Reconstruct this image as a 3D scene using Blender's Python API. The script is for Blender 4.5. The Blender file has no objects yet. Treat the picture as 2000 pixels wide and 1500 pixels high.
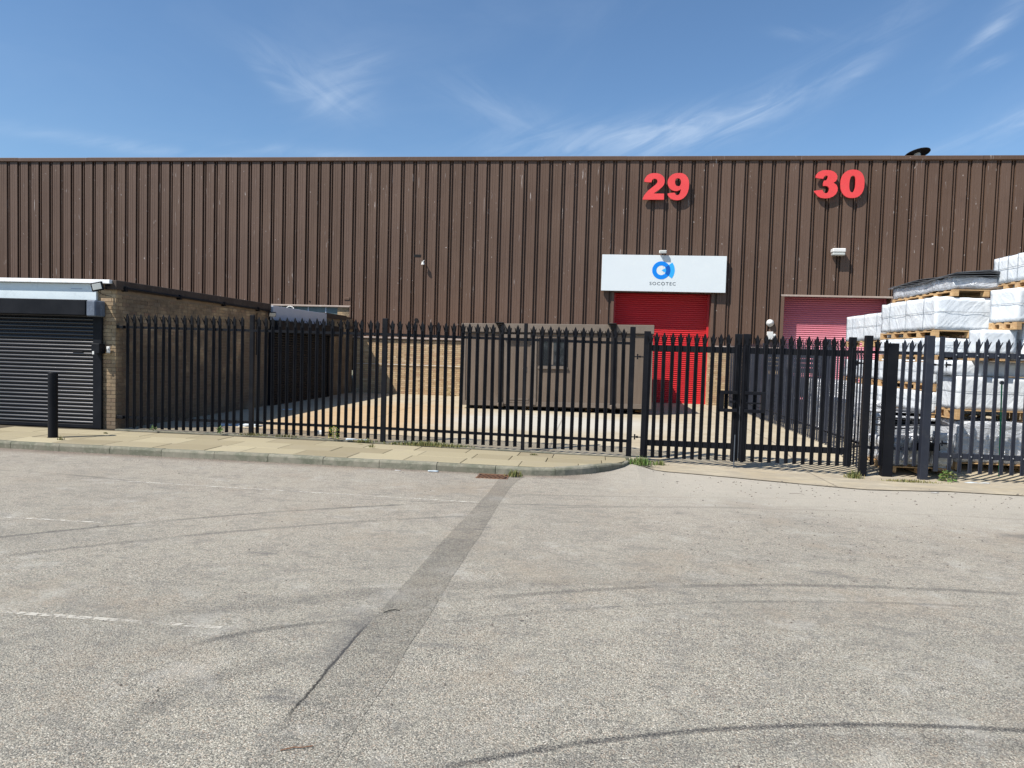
import bpy, math, random
from mathutils import Vector, Matrix
random.seed(7)
S = bpy.context.scene
COL = S.collection
# ------------------------------------------------------------------ camera, world, sun, exposure
EYE = 1.85
cam_d = bpy.data.cameras.new('camera'); cam = bpy.data.objects.new('camera', cam_d); COL.objects.link(cam)
cam_d.sensor_fit = 'HORIZONTAL'; cam_d.sensor_width = 36; cam_d.lens = 36*1390/2000
cam_d.clip_start = 0.1; cam_d.clip_end = 5000
yaw, pitch, roll = math.radians(6.58), math.radians(-2.62), math.radians(1.66)
fw = Vector((-math.sin(yaw)*math.cos(pitch), math.cos(yaw)*math.cos(pitch), math.sin(pitch)))
rt = fw.cross(Vector((0, 0, 1))).normalized(); up = rt.cross(fw)
r2 = rt*math.cos(roll)+up*math.sin(roll); u2 = up*math.cos(roll)-rt*math.sin(roll)
cam.matrix_world = Matrix(((r2.x, u2.x, -fw.x, 0), (r2.y, u2.y, -fw.y, 0), (r2.z, u2.z, -fw.z, EYE), (0, 0, 0, 1)))
S.camera = cam
S.render.resolution_x = 1024; S.render.resolution_y = 768
TOSUN = Vector((-1.213, -1.0, 1.99)).normalized()
SUN_EL = math.asin(TOSUN.z); SUN_AZ = math.atan2(TOSUN.x, TOSUN.y)
sd = bpy.data.lights.new('sun', 'SUN'); sun = bpy.data.objects.new('sun', sd); COL.objects.link(sun)
sd.energy = 5.0; sd.angle = math.radians(0.53); sd.color = (1.0, 0.945, 0.87)
sun.rotation_euler = TOSUN.to_track_quat('Z', 'Y').to_euler(); sun.location = (-20, -20, 40)
S.view_settings.view_transform = 'Standard'; S.view_settings.look = 'None'
S.view_settings.exposure = 0.5; S.view_settings.gamma = 1; S.view_settings.use_curve_mapping = False
S.cycles.max_bounces = 6 if hasattr(S, 'cycles') else 6

# ------------------------------------------------------------------ node helpers
class NT:
    def __init__(s, tree): s.t = tree; s.n = tree.nodes; s.l = tree.links
    def new(s, typ, **kw):
        n = s.n.new(typ)
        for k, v in kw.items(): setattr(n, k, v)
        return n
    def put(s, sock, v):
        if isinstance(v, bpy.types.NodeSocket): s.l.new(v, sock)
        elif v is not None:
            if hasattr(sock.default_value, '__len__') and not hasattr(v, '__len__'): v = (v,)*len(sock.default_value)
            if hasattr(v, '__len__') and len(v) == 3 and len(sock.default_value) == 4: v = (*v, 1)
            sock.default_value = v
    def m(s, op, a, b=None, c=None, clamp=False):
        n = s.new('ShaderNodeMath', operation=op, use_clamp=clamp)
        s.put(n.inputs[0], a); s.put(n.inputs[1], b) if b is not None else None
        if c is not None: s.put(n.inputs[2], c)
        return n.outputs[0]
    def vm(s, op, a, b=None):
        n = s.new('ShaderNodeVectorMath', operation=op); s.put(n.inputs[0], a)
        if b is not None: s.put(n.inputs[1], b)
        return n.outputs['Value'] if op in ('LENGTH', 'DOT_PRODUCT', 'DISTANCE') else n.outputs[0]
    def mix(s, f, a, b, blend='MIX'):
        n = s.new('ShaderNodeMix', data_type='RGBA', blend_type=blend, clamp_factor=True)
        s.put(n.inputs[0], f); s.put(n.inputs[6], a); s.put(n.inputs[7], b); return n.outputs[2]
    def noise(s, vec, scale, detail=3, rough=.55, dist=0):
        n = s.new('ShaderNodeTexNoise'); s.put(n.inputs['Vector'], vec); s.put(n.inputs['Scale'], scale)
        s.put(n.inputs['Detail'], detail); s.put(n.inputs['Roughness'], rough); s.put(n.inputs['Distortion'], dist)
        return n.outputs[0]
    def vor(s, vec, scale, feature='F1'):
        n = s.new('ShaderNodeTexVoronoi', feature=feature); s.put(n.inputs['Vector'], vec); s.put(n.inputs['Scale'], scale); return n
    def ramp(s, f, stops, interp='LINEAR'):
        n = s.new('ShaderNodeValToRGB'); n.color_ramp.interpolation = interp
        e = n.color_ramp.elements
        while len(e) < len(stops): e.new(.5)
        for i, (p, c) in enumerate(stops):
            e[i].position = p
            if not hasattr(c, '__len__'): c = (c, c, c)
            e[i].color = (*c, 1) if len(c) == 3 else c
        s.put(n.inputs[0], f); return n.outputs[0]
    def step(s, v, a, b):
        n = s.new('ShaderNodeMapRange', interpolation_type='SMOOTHSTEP'); s.put(n.inputs[0], v)
        n.inputs[1].default_value = a; n.inputs[2].default_value = b; return n.outputs[0]
    def scale(s, v, sc): return s.vm('MULTIPLY', v, sc)
    def pos(s): return s.new('ShaderNodeNewGeometry').outputs['Position']
    def obj(s): return s.new('ShaderNodeTexCoord').outputs['Object']
    def rnd(s): return s.new('ShaderNodeObjectInfo').outputs['Random']
    def sep(s, v): n = s.new('ShaderNodeSeparateXYZ'); s.put(n.inputs[0], v); return n.outputs
    def comb(s, x, y, z):
        n = s.new('ShaderNodeCombineXYZ'); s.put(n.inputs[0], x); s.put(n.inputs[1], y); s.put(n.inputs[2], z); return n.outputs[0]
    def bump(s, h, strength=.3, dist=.01, normal=None):
        n = s.new('ShaderNodeBump'); s.put(n.inputs['Height'], h); n.inputs['Strength'].default_value = strength
        n.inputs['Distance'].default_value = dist
        if normal: s.put(n.inputs['Normal'], normal)
        return n.outputs[0]

def mat(name, build):
    m = bpy.data.materials.new(name); m.use_nodes = True
    t = NT(m.node_tree); b = t.n['Principled BSDF']
    d = build(t, b) or {}
    for k, v in d.items(): t.put(b.inputs[k], v)
    return m

# ------------------------------------------------------------------ sky
W = bpy.data.worlds.new('World'); S.world = W; W.use_nodes = True
wt = NT(W.node_tree); bg = wt.n['Background']
sky = wt.new('ShaderNodeTexSky', sky_type='NISHITA'); sky.sun_disc = False
sky.sun_elevation = SUN_EL; sky.sun_rotation = SUN_AZ % (2*math.pi)
sky.altitude = 60; sky.air_density = 1.0; sky.dust_density = 0.7; sky.ozone_density = 2.2
dirv = wt.vm('NORMALIZE', wt.new('ShaderNodeTexCoord').outputs['Generated'])
sx_, sy_, sz_ = wt.sep(dirv)
az = wt.m('ARCTAN2', sx_, sy_); el = wt.m('ARCSINE', sz_)
def sky_blob(a0, e0, wa, we, tilt):
    da = wt.m('SUBTRACT', az, a0); de = wt.m('SUBTRACT', el, e0)
    c, s_ = math.cos(tilt), math.sin(tilt)
    u = wt.m('DIVIDE', wt.m('ADD', wt.m('MULTIPLY', da, c), wt.m('MULTIPLY', de, s_)), wa)
    v = wt.m('DIVIDE', wt.m('SUBTRACT', wt.m('MULTIPLY', de, c), wt.m('MULTIPLY', da, s_)), we)
    r = wt.m('ADD', wt.m('MULTIPLY', u, u), wt.m('MULTIPLY', v, v))
    return wt.m('POWER', 2.718, wt.m('MULTIPLY', r, -1.0))
def streak(tilt, sc, fine, seed):
    c, s_ = math.cos(tilt), math.sin(tilt)
    u = wt.m('ADD', wt.m('MULTIPLY', az, c), wt.m('MULTIPLY', el, s_))
    v = wt.m('SUBTRACT', wt.m('MULTIPLY', el, c), wt.m('MULTIPLY', az, s_))
    p = wt.comb(wt.m('MULTIPLY', u, sc), wt.m('MULTIPLY', v, sc*fine), seed)
    return wt.noise(p, 1.0, 8, .58, .6)
BLOBS = [(-.40, .338, .075, .022, -.38, 1.0), (-.345, .350, .045, .025, .5, .9), (-.37, .312, .05, .016, .15, .7), (-.45, .335, .03, .008, -.6, .8),
         (.02, .285, .16, .026, .05, 1.3), (.14, .305, .13, .020, .22, 1.0), (-.15, .325, .07, .022, -.3, .7), (.21, .325, .05, .012, .6, .8),
         (.29, .36, .13, .020, .45, .6), (.32, .345, .03, .008, .5, .8), (.245, .397, .04, .006, -.15, .9), (.455, .365, .045, .010, .75, 1.5), (.46, .335, .02, .005, .2, 1.0),
         (.47, .262, .12, .014, .35, 1.2), (-.62, .232, .15, .008, 0, .7), (-.38, .25, .14, .008, 0, .6)]
cl = None
sa = streak(.35, 9, 5.0, 3.1); sb = streak(-.4, 8, 4.0, 8.7)
for i, (a0, e0, wa, we, tl, amp) in enumerate(BLOBS):
    b_ = wt.m('MULTIPLY', sky_blob(a0, e0, wa, we, tl), amp)
    b_ = wt.m('MULTIPLY', b_, wt.step(sb if tl < 0 else sa, .28, .85))
    cl = b_ if cl is None else wt.m('ADD', cl, b_)
veil = wt.m('MULTIPLY', wt.step(streak(.3, 3.0, 2.2, 5.5), .40, .9), .22)
cl = wt.m('ADD', wt.m('MULTIPLY', cl, .85), veil, clamp=True)
cl = wt.m('MULTIPLY', cl, .35)
base = wt.mix(1.0, sky.outputs[0], (0.86, 1.04, 1.16), 'MULTIPLY')
wt.put(bg.inputs[0], wt.mix(cl, base, (6.4, 7.3, 8.4)))
bg.inputs[1].default_value = 0.090

# ------------------------------------------------------------------ mesh helpers
class MB:
    def __init__(s): s.v = []; s.f = []; s.mi = []
    def add(s, vs, fs, M=None, mi=0):
        o = len(s.v)
        s.v += [tuple(M @ Vector(p)) if M is not None else tuple(p) for p in vs]
        s.f += [tuple(i+o for i in f) for f in fs]; s.mi += [mi]*len(fs); return s
    def box(s, x0, x1, y0, y1, z0, z1, M=None, mi=0):
        vs = [(x0, y0, z0), (x1, y0, z0), (x1, y1, z0), (x0, y1, z0), (x0, y0, z1), (x1, y0, z1), (x1, y1, z1), (x0, y1, z1)]
        fs = [(0, 3, 2, 1), (4, 5, 6, 7), (0, 1, 5, 4), (1, 2, 6, 5), (2, 3, 7, 6), (3, 0, 4, 7)]
        return s.add(vs, fs, M, mi)
    def cbox(s, x0, x1, y0, y1, z0, z1, c=.004, M=None, mi=0):
        X, Y, Z = (x0, x1), (y0, y1), (z0, z1); vs = []; idx = {}
        for i in (0, 1):
            for j in (0, 1):
                for k in (0, 1):
                    sx, sy, sz = (1 if i == 0 else -1), (1 if j == 0 else -1), (1 if k == 0 else -1)
                    for a, p in enumerate(((X[i], Y[j]+sy*c, Z[k]+sz*c), (X[i]+sx*c, Y[j], Z[k]+sz*c), (X[i]+sx*c, Y[j]+sy*c, Z[k]))):
                        idx[i, j, k, a] = len(vs); vs.append(p)
        fs = []
        for i in (0, 1): fs.append([idx[i, j, k, 0] for j, k in ((0, 0), (0, 1), (1, 1), (1, 0))][::1 if i == 0 else -1])
        for j in (0, 1): fs.append([idx[i, j, k, 1] for i, k in ((0, 0), (1, 0), (1, 1), (0, 1))][::1 if j == 0 else -1])
        for k in (0, 1): fs.append([idx[i, j, k, 2] for i, j in ((0, 0), (0, 1), (1, 1), (1, 0))][::1 if k == 0 else -1])
        for i in (0, 1):
            for j in (0, 1): fs.append((idx[i, j, 0, 0], idx[i, j, 1, 0], idx[i, j, 1, 1], idx[i, j, 0, 1]))
            for k in (0, 1): fs.append((idx[i, 0, k, 0], idx[i, 1, k, 0], idx[i, 1, k, 2], idx[i, 0, k, 2]))
        for j in (0, 1):
            for k in (0, 1): fs.append((idx[0, j, k, 1], idx[1, j, k, 1], idx[1, j, k, 2], idx[0, j, k, 2]))
        for i in (0, 1):
            for j in (0, 1):
                for k in (0, 1): fs.append((idx[i, j, k, 0], idx[i, j, k, 1], idx[i, j, k, 2]))
        return s.add(vs, fs, M, mi)
    def prism(s, pts, z0, z1, M=None, mi=0, caps=True):
        n = len(pts); vs = [(x, y, z0) for x, y in pts]+[(x, y, z1) for x, y in pts]
        fs = [(i, (i+1) % n, (i+1) % n+n, i+n) for i in range(n)]
        if caps: fs += [tuple(range(n-1, -1, -1)), tuple(range(n, 2*n))]
        return s.add(vs, fs, M, mi)
    def cyl(s, a, b, r, n=12, r2=None, mi=0, M=None):
        a, b = Vector(a), Vector(b); d = (b-a).normalized(); r2 = r if r2 is None else r2
        t = d.orthogonal().normalized(); w = d.cross(t); vs = []
        for p, rr in ((a, r), (b, r2)):
            for i in range(n):
                g = 2*math.pi*i/n; vs.append(p+t*math.cos(g)*rr+w*math.sin(g)*rr)
        fs = [(i, (i+1) % n, (i+1) % n+n, i+n) for i in range(n)]+[tuple(range(n-1, -1, -1)), tuple(range(n, 2*n))]
        return s.add(vs, fs, M, mi)
    def sweep(s, prof, x0, x1, mi=0):      # prof: list of (y,z) open profile extruded along x
        n = len(prof); vs = [(x0, y, z) for y, z in prof]+[(x1, y, z) for y, z in prof]
        return s.add(vs, [(i, i+n, i+1+n, i+1) for i in range(n-1)], None, mi)
    def mesh(s, name, mats, smooth=False, attr=None):
        me = bpy.data.meshes.new(name); me.from_pydata(s.v, [], s.f)
        for m in (mats if isinstance(mats, (list, tuple)) else [mats]): me.materials.append(m)
        if any(s.mi): me.polygons.foreach_set('material_index', s.mi)
        bm_fix(me)
        if smooth:
            me.polygons.foreach_set('use_smooth', [True]*len(me.polygons))
        return me
def bm_fix(me):
    import bmesh
    b = bmesh.new(); b.from_mesh(me); bmesh.ops.recalc_face_normals(b, faces=b.faces); b.to_mesh(me); b.free()

def link(name, me, parent=None, loc=(0, 0, 0), rot=(0, 0, 0), **kw):
    o = bpy.data.objects.new(name, me); COL.objects.link(o)
    o.parent = parent; o.location = loc; o.rotation_euler = rot
    for k, v in kw.items():
        if v is not None: o[k] = v
    return o
def thing(name, label, category, loc=(0, 0, 0), rot=(0, 0, 0), group=None):
    o = bpy.data.objects.new(name, None); COL.objects.link(o); o.empty_display_size = .2
    o.location = loc; o.rotation_euler = rot; o['label'] = label; o['category'] = category
    if group: o['group'] = group
    return o
def solid(name, me, label, category, loc=(0, 0, 0), rot=(0, 0, 0), group=None):
    return link(name, me, None, loc, rot, label=label, category=category, group=group)
def structure(name, me, loc=(0, 0, 0)): return link(name, me, None, loc, kind='structure')
def copy_tree(o, parent=None):
    c = o.copy(); COL.objects.link(c); c.parent = parent
    for ch in list(o.children): copy_tree(ch, c)
    return c
def curve_mesh(polys, extrude, mats, name='shape'):   # polygons (with holes) in local XY, thickness along Z
    cu = bpy.data.curves.new(name, 'CURVE'); cu.dimensions = '2D'; cu.fill_mode = 'BOTH'; cu.extrude = extrude
    for pl in polys:
        sp = cu.splines.new('POLY'); sp.points.add(len(pl)-1); sp.use_cyclic_u = True
        for p, (x, y) in zip(sp.points, pl): p.co = (x, y, 0, 1)
    o = bpy.data.objects.new(name, cu); COL.objects.link(o)
    bpy.context.view_layer.update()
    me = bpy.data.meshes.new_from_object(o.evaluated_get(bpy.context.evaluated_depsgraph_get()))
    bpy.data.objects.remove(o); bpy.data.curves.remove(cu)
    me.materials.clear(); me.materials.append(mats); me.name = name; return me
UPR = (math.pi/2, 0, 0)      # stands a local XY shape up so that it faces -Y

# ------------------------------------------------------------------ materials
def srgb(r, g, b):
    f = lambda c: ((c/255+.055)/1.055)**2.4 if c > 10 else c/255/12.92
    return (f(r), f(g), f(b))

def _paint(col, rough=.4, spec=.5, var=.12, dirt=None, bumps=0.0, metallic=0.0):
    def b(t, p):
        o = t.pos(); n = t.noise(o, 2.3, 5, .6); n2 = t.noise(o, 30, 4, .6)
        c = t.mix(t.m('MULTIPLY', t.step(n, .35, .7), var), col, tuple(min(1, x*1.5+.01) for x in col))
        c = t.mix(t.m('MULTIPLY', t.step(n2, .5, .75), var*.8), c, tuple(x*.6 for x in col))
        if dirt: c = t.mix(t.m('MULTIPLY', t.step(t.noise(o, 5, 8, .7), .52, .68), dirt[1]), c, dirt[0])
        d = {'Base Color': c, 'Roughness': t.m('ADD', rough-.08, t.m('MULTIPLY', n, .16)), 'Specular IOR Level': spec, 'Metallic': metallic}
        if bumps: d['Normal'] = t.bump(n2, bumps, .002)
        return d
    return b

M_black = mat('black_fence_paint', _paint((.0045, .005, .0075), .5, .16, .3, ((.02, .018, .016), .25)))
M_slate = mat('slate_fence_paint', _paint((.016, .019, .029), .5, .3, .3, ((.06, .06, .06), .3)))
M_galv = mat('weathered_grey_steel', _paint((.060, .070, .085), .5, .5, .5, ((.12, .12, .12), .4), metallic=.3))
M_bolt = mat('bright_bolt_steel', _paint((.45, .46, .48), .35, .5, .2, metallic=.6))
M_pvc = mat('white_plastic', _paint((.62, .62, .60), .45, .5, .15, ((.3, .28, .24), .3)))
M_glass_lens = mat('lamp_lens', _paint((.42, .44, .42), .25, .5, .2))
M_dark = mat('dark_recess', _paint((.008, .008, .009), .7, .2, .2))
M_rust = mat('rusty_cast_iron', _paint((.17, .088, .05), .8, .3, .5, ((.05, .03, .02), .5), .4))
M_whitefascia = mat('white_fascia_paint', _paint((.60, .67, .70), .4, .4, .08, ((.42, .47, .50), .35)))
M_whitetrim = mat('white_trim_paint', _paint((.78, .79, .79), .4, .4, .05, ((.35, .34, .33), .35)))
M_greyfascia = mat('pale_grey_fascia_paint', _paint((.42, .46, .54), .45, .4, .1))
M_coping = mat('dark_coping_felt', _paint((.055, .042, .035), .85, .2, .5, ((.12, .10, .085), .4), .4))
M_drip = mat('cream_drip_flashing', _paint((.30, .24, .20), .5, .4, .25, ((.42, .40, .37), .5)))
M_green = mat('bluish_green_panel', _paint((.085, .125, .13), .4, .5, .5, ((.20, .24, .25), .5)))
M_endcap = mat('worn_zinc_end_cap', _paint((.085, .105, .14), .6, .4, .9, ((.22, .26, .32), .8)))
M_darksheet = mat('dark_roof_sheet', _paint((.075, .08, .088), .5, .5, .5, ((.20, .20, .21), .6)))
M_red = mat('red_number_paint', _paint((.68, .06, .062), .5, .35, .15, ((.45, .08, .07), .3)))
M_blue1 = mat('logo_blue', _paint((.0, .20, .70), .4, .4, .02))
M_blue2 = mat('logo_dark_blue', _paint((.0, .09, .42), .4, .4, .02))
M_blue3 = mat('logo_light_blue', _paint((.03, .36, .80), .4, .4, .02))
M_text = mat('sign_grey_lettering', _paint((.05, .065, .08), .5, .4, .02))
M_sign = mat('white_sign_board', _paint((.62, .67, .69), .42, .4, .04, ((.66, .70, .70), .35)))
M_edge = mat('timber_block_end', _paint((.36, .20, .08), .75, .2, .5, ((.20, .09, .03), .4)))
M_gpole = mat('green_pole_paint', _paint((.02, .22, .10), .5, .4, .2))
M_strap = mat('grey_strapping', _paint((.16, .19, .22), .5, .4, .2))

def b_clad(t, p):
    o = t.pos(); x, y, z = t.sep(o)
    fine = t.noise(t.comb(t.m('MULTIPLY', x, 40), 0, t.m('MULTIPLY', z, .5)), 1, 3, .6)
    big = t.noise(t.comb(t.m('MULTIPLY', x, .5), 1, t.m('MULTIPLY', z, .35)), 1, 4, .55)
    c = t.mix(t.step(big, .3, .72), (.084, .051, .035), (.112, .071, .050))
    c = t.mix(t.m('MULTIPLY', t.step(fine, .45, .75), .35), c, (.165, .108, .085))
    c = t.mix(t.m('MULTIPLY', t.rnd(), .38), c, (.145, .095, .074))
    # faded, chalky upper half and cleaner rust-brown lower half
    c = t.mix(t.m('MULTIPLY', t.step(z, 5.5, 1.8), .35), c, (.150, .083, .054))
    c = t.mix(t.m('MULTIPLY', t.step(t.noise(o, 2.2, 6, .7), .55, .75), .2), c, (.05, .034, .028))
    # bird droppings and scrapes, long in z
    s1 = t.noise(t.comb(t.m('MULTIPLY', x, 22), 4, t.m('MULTIPLY', z, 1.25)), 1, 4, .66, .8)
    gate = t.step(t.noise(t.comb(t.m('MULTIPLY', x, .9), 9, t.m('MULTIPLY', z, .7)), 1, 3, .5), .48, .60)
    s2 = t.noise(t.comb(t.m('MULTIPLY', x, 9), 7, t.m('MULTIPLY', z, 5.2)), 1, 4, .6, .3)
    dr = t.m('MULTIPLY', t.step(s1, .64, .68), t.m('MAXIMUM', gate, .15))
    dr = t.m('MAXIMUM', dr, t.m('MULTIPLY', t.step(s2, .685, .71), .8))
    c = t.mix(t.m('MULTIPLY', dr, .8), c, (.46, .42, .40))
    return {'Base Color': c, 'Roughness': .5, 'Specular IOR Level': .25,
            'Normal': t.bump(t.noise(t.comb(t.m('MULTIPLY', x, 3), 0, t.m('MULTIPLY', z, .8)), 1, 3), .25, .03)}
M_clad = mat('brown_cladding_paint', b_clad)

def brick_color(t, r, o):
    c = t.ramp(r, [(0, (.36, .245, .145)), (.2, (.46, .335, .195)), (.4, (.42, .31, .19)), (.6, (.52, .395, .235)), (.8, (.43, .285, .175)), (.93, (.55, .43, .28)), (1, (.34, .21, .13))])
    n = t.noise(o, 60, 4, .7); c = t.mix(t.m('MULTIPLY', t.step(n, .45, .8), .35), c, (.22, .155, .10))
    z = t.sep(o)[2]
    st = t.m('MULTIPLY', t.step(t.noise(o, 1.3, 5, .65), .5, .75), .35)
    c = t.mix(st, c, (.24, .19, .14))
    # flank wall's shade deepened in the colour, along with grime, heaviest low down
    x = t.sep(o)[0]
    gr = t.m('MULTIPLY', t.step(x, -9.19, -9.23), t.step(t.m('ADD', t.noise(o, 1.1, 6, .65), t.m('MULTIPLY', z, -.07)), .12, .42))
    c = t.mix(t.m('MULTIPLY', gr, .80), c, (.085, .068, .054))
    return t.mix(t.m('MULTIPLY', t.step(t.noise(o, .9, 4, .6), .55, .8), t.m('MULTIPLY', t.step(z, 1.2, .1), .5)), c, (.50, .46, .38)), n
def b_brick_o(t, p):
    o = t.pos(); c, n = brick_color(t, t.rnd(), o)
    return {'Base Color': c, 'Roughness': .9, 'Specular IOR Level': .2, 'Normal': t.bump(n, .5, .004)}
def b_brick_m(t, p):
    o = t.pos(); a = t.new('ShaderNodeAttribute', attribute_name='tone'); c, n = brick_color(t, a.outputs['Fac'], o)
    return {'Base Color': c, 'Roughness': .9, 'Specular IOR Level': .2, 'Normal': t.bump(n, .5, .004)}
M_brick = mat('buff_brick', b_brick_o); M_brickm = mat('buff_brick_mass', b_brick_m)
M_mortar = mat('grey_brown_mortar', _paint((.20, .155, .11), .95, .1, .5, ((.34, .30, .24), .3), .6))

def b_shut(col, rough, fade=None, spec=.5):
    def b(t, p):
        o = t.pos(); x, y, z = t.sep(o)
        n = t.noise(t.comb(t.m('MULTIPLY', x, 1.2), t.m('MULTIPLY', y, 1.2), t.m('MULTIPLY', z, 6)), 1, 5, .65)
        c = t.mix(t.m('MULTIPLY', t.step(n, .4, .75), .3), col, tuple(min(1, v*1.35+.004) for v in col))
        c = t.mix(t.m('MULTIPLY', t.rnd(), .25), c, tuple(v*.75 for v in col))
        if fade: c = t.mix(t.m('MULTIPLY', t.step(t.m('ADD', z, t.m('MULTIPLY', t.noise(o, 1.1, 4), .8)), fade[1], fade[2]), fade[3]), c, fade[0])
        return {'Base Color': c, 'Roughness': t.m('ADD', rough, t.m('MULTIPLY', n, .12)), 'Specular IOR Level': spec}
    return b
M_shut_red = mat('red_shutter_paint', b_shut((.56, .018, .024), .36))
M_shut_pink = mat('faded_pink_shutter_paint', b_shut((.46, .11, .15), .36, ((.80, .34, .40), 4.0, 2.4, .85)))
M_shut_black = mat('black_shutter_paint', b_shut((.006, .007, .011), .20, None, .6))
M_shut_matt = mat('matt_black_shutter_paint', b_shut((.010, .010, .012), .5, None, .15))
M_box_black = mat('black_housing_paint', _paint((.005, .006, .009), .55, .15, .4, ((.02, .02, .02), .2)))

def b_cabin(t, p):
    o = t.obj(); x, y, z = t.sep(o)
    n = t.noise(o, 45, 4, .7); g = t.noise(t.comb(t.m('MULTIPLY', x, 6), y, t.m('MULTIPLY', z, .6)), 1, 4, .6)
    c = t.mix(t.step(g, .3, .7), (.118, .089, .067), (.150, .115, .088))
    c = t.mix(t.m('MULTIPLY', t.step(t.noise(o, 1.5, 6, .7), .52, .7), .35), c, (.19, .155, .125))
    return {'Base Color': c, 'Roughness': .7, 'Specular IOR Level': .3, 'Normal': t.bump(n, .8, .006)}
M_cabin = mat('cabin_textured_board', b_cabin)
M_cabtrim = mat('cabin_trim', _paint((.145, .118, .095), .6, .3, .3, ((.10, .08, .06), .4)))
M_cabdark = mat('cabin_dark_steel', _paint((.014, .012, .012), .6, .2, .3))
def b_glass(t, p):
    o = t.obj(); n = t.noise(o, 3, 5, .6)
    return {'Base Color': t.mix(t.step(n, .4, .8), (.012, .014, .018), (.06, .065, .07)), 'Roughness': .12, 'Specular IOR Level': .6}
M_glass = mat('dark_window_glass', b_glass)

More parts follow.
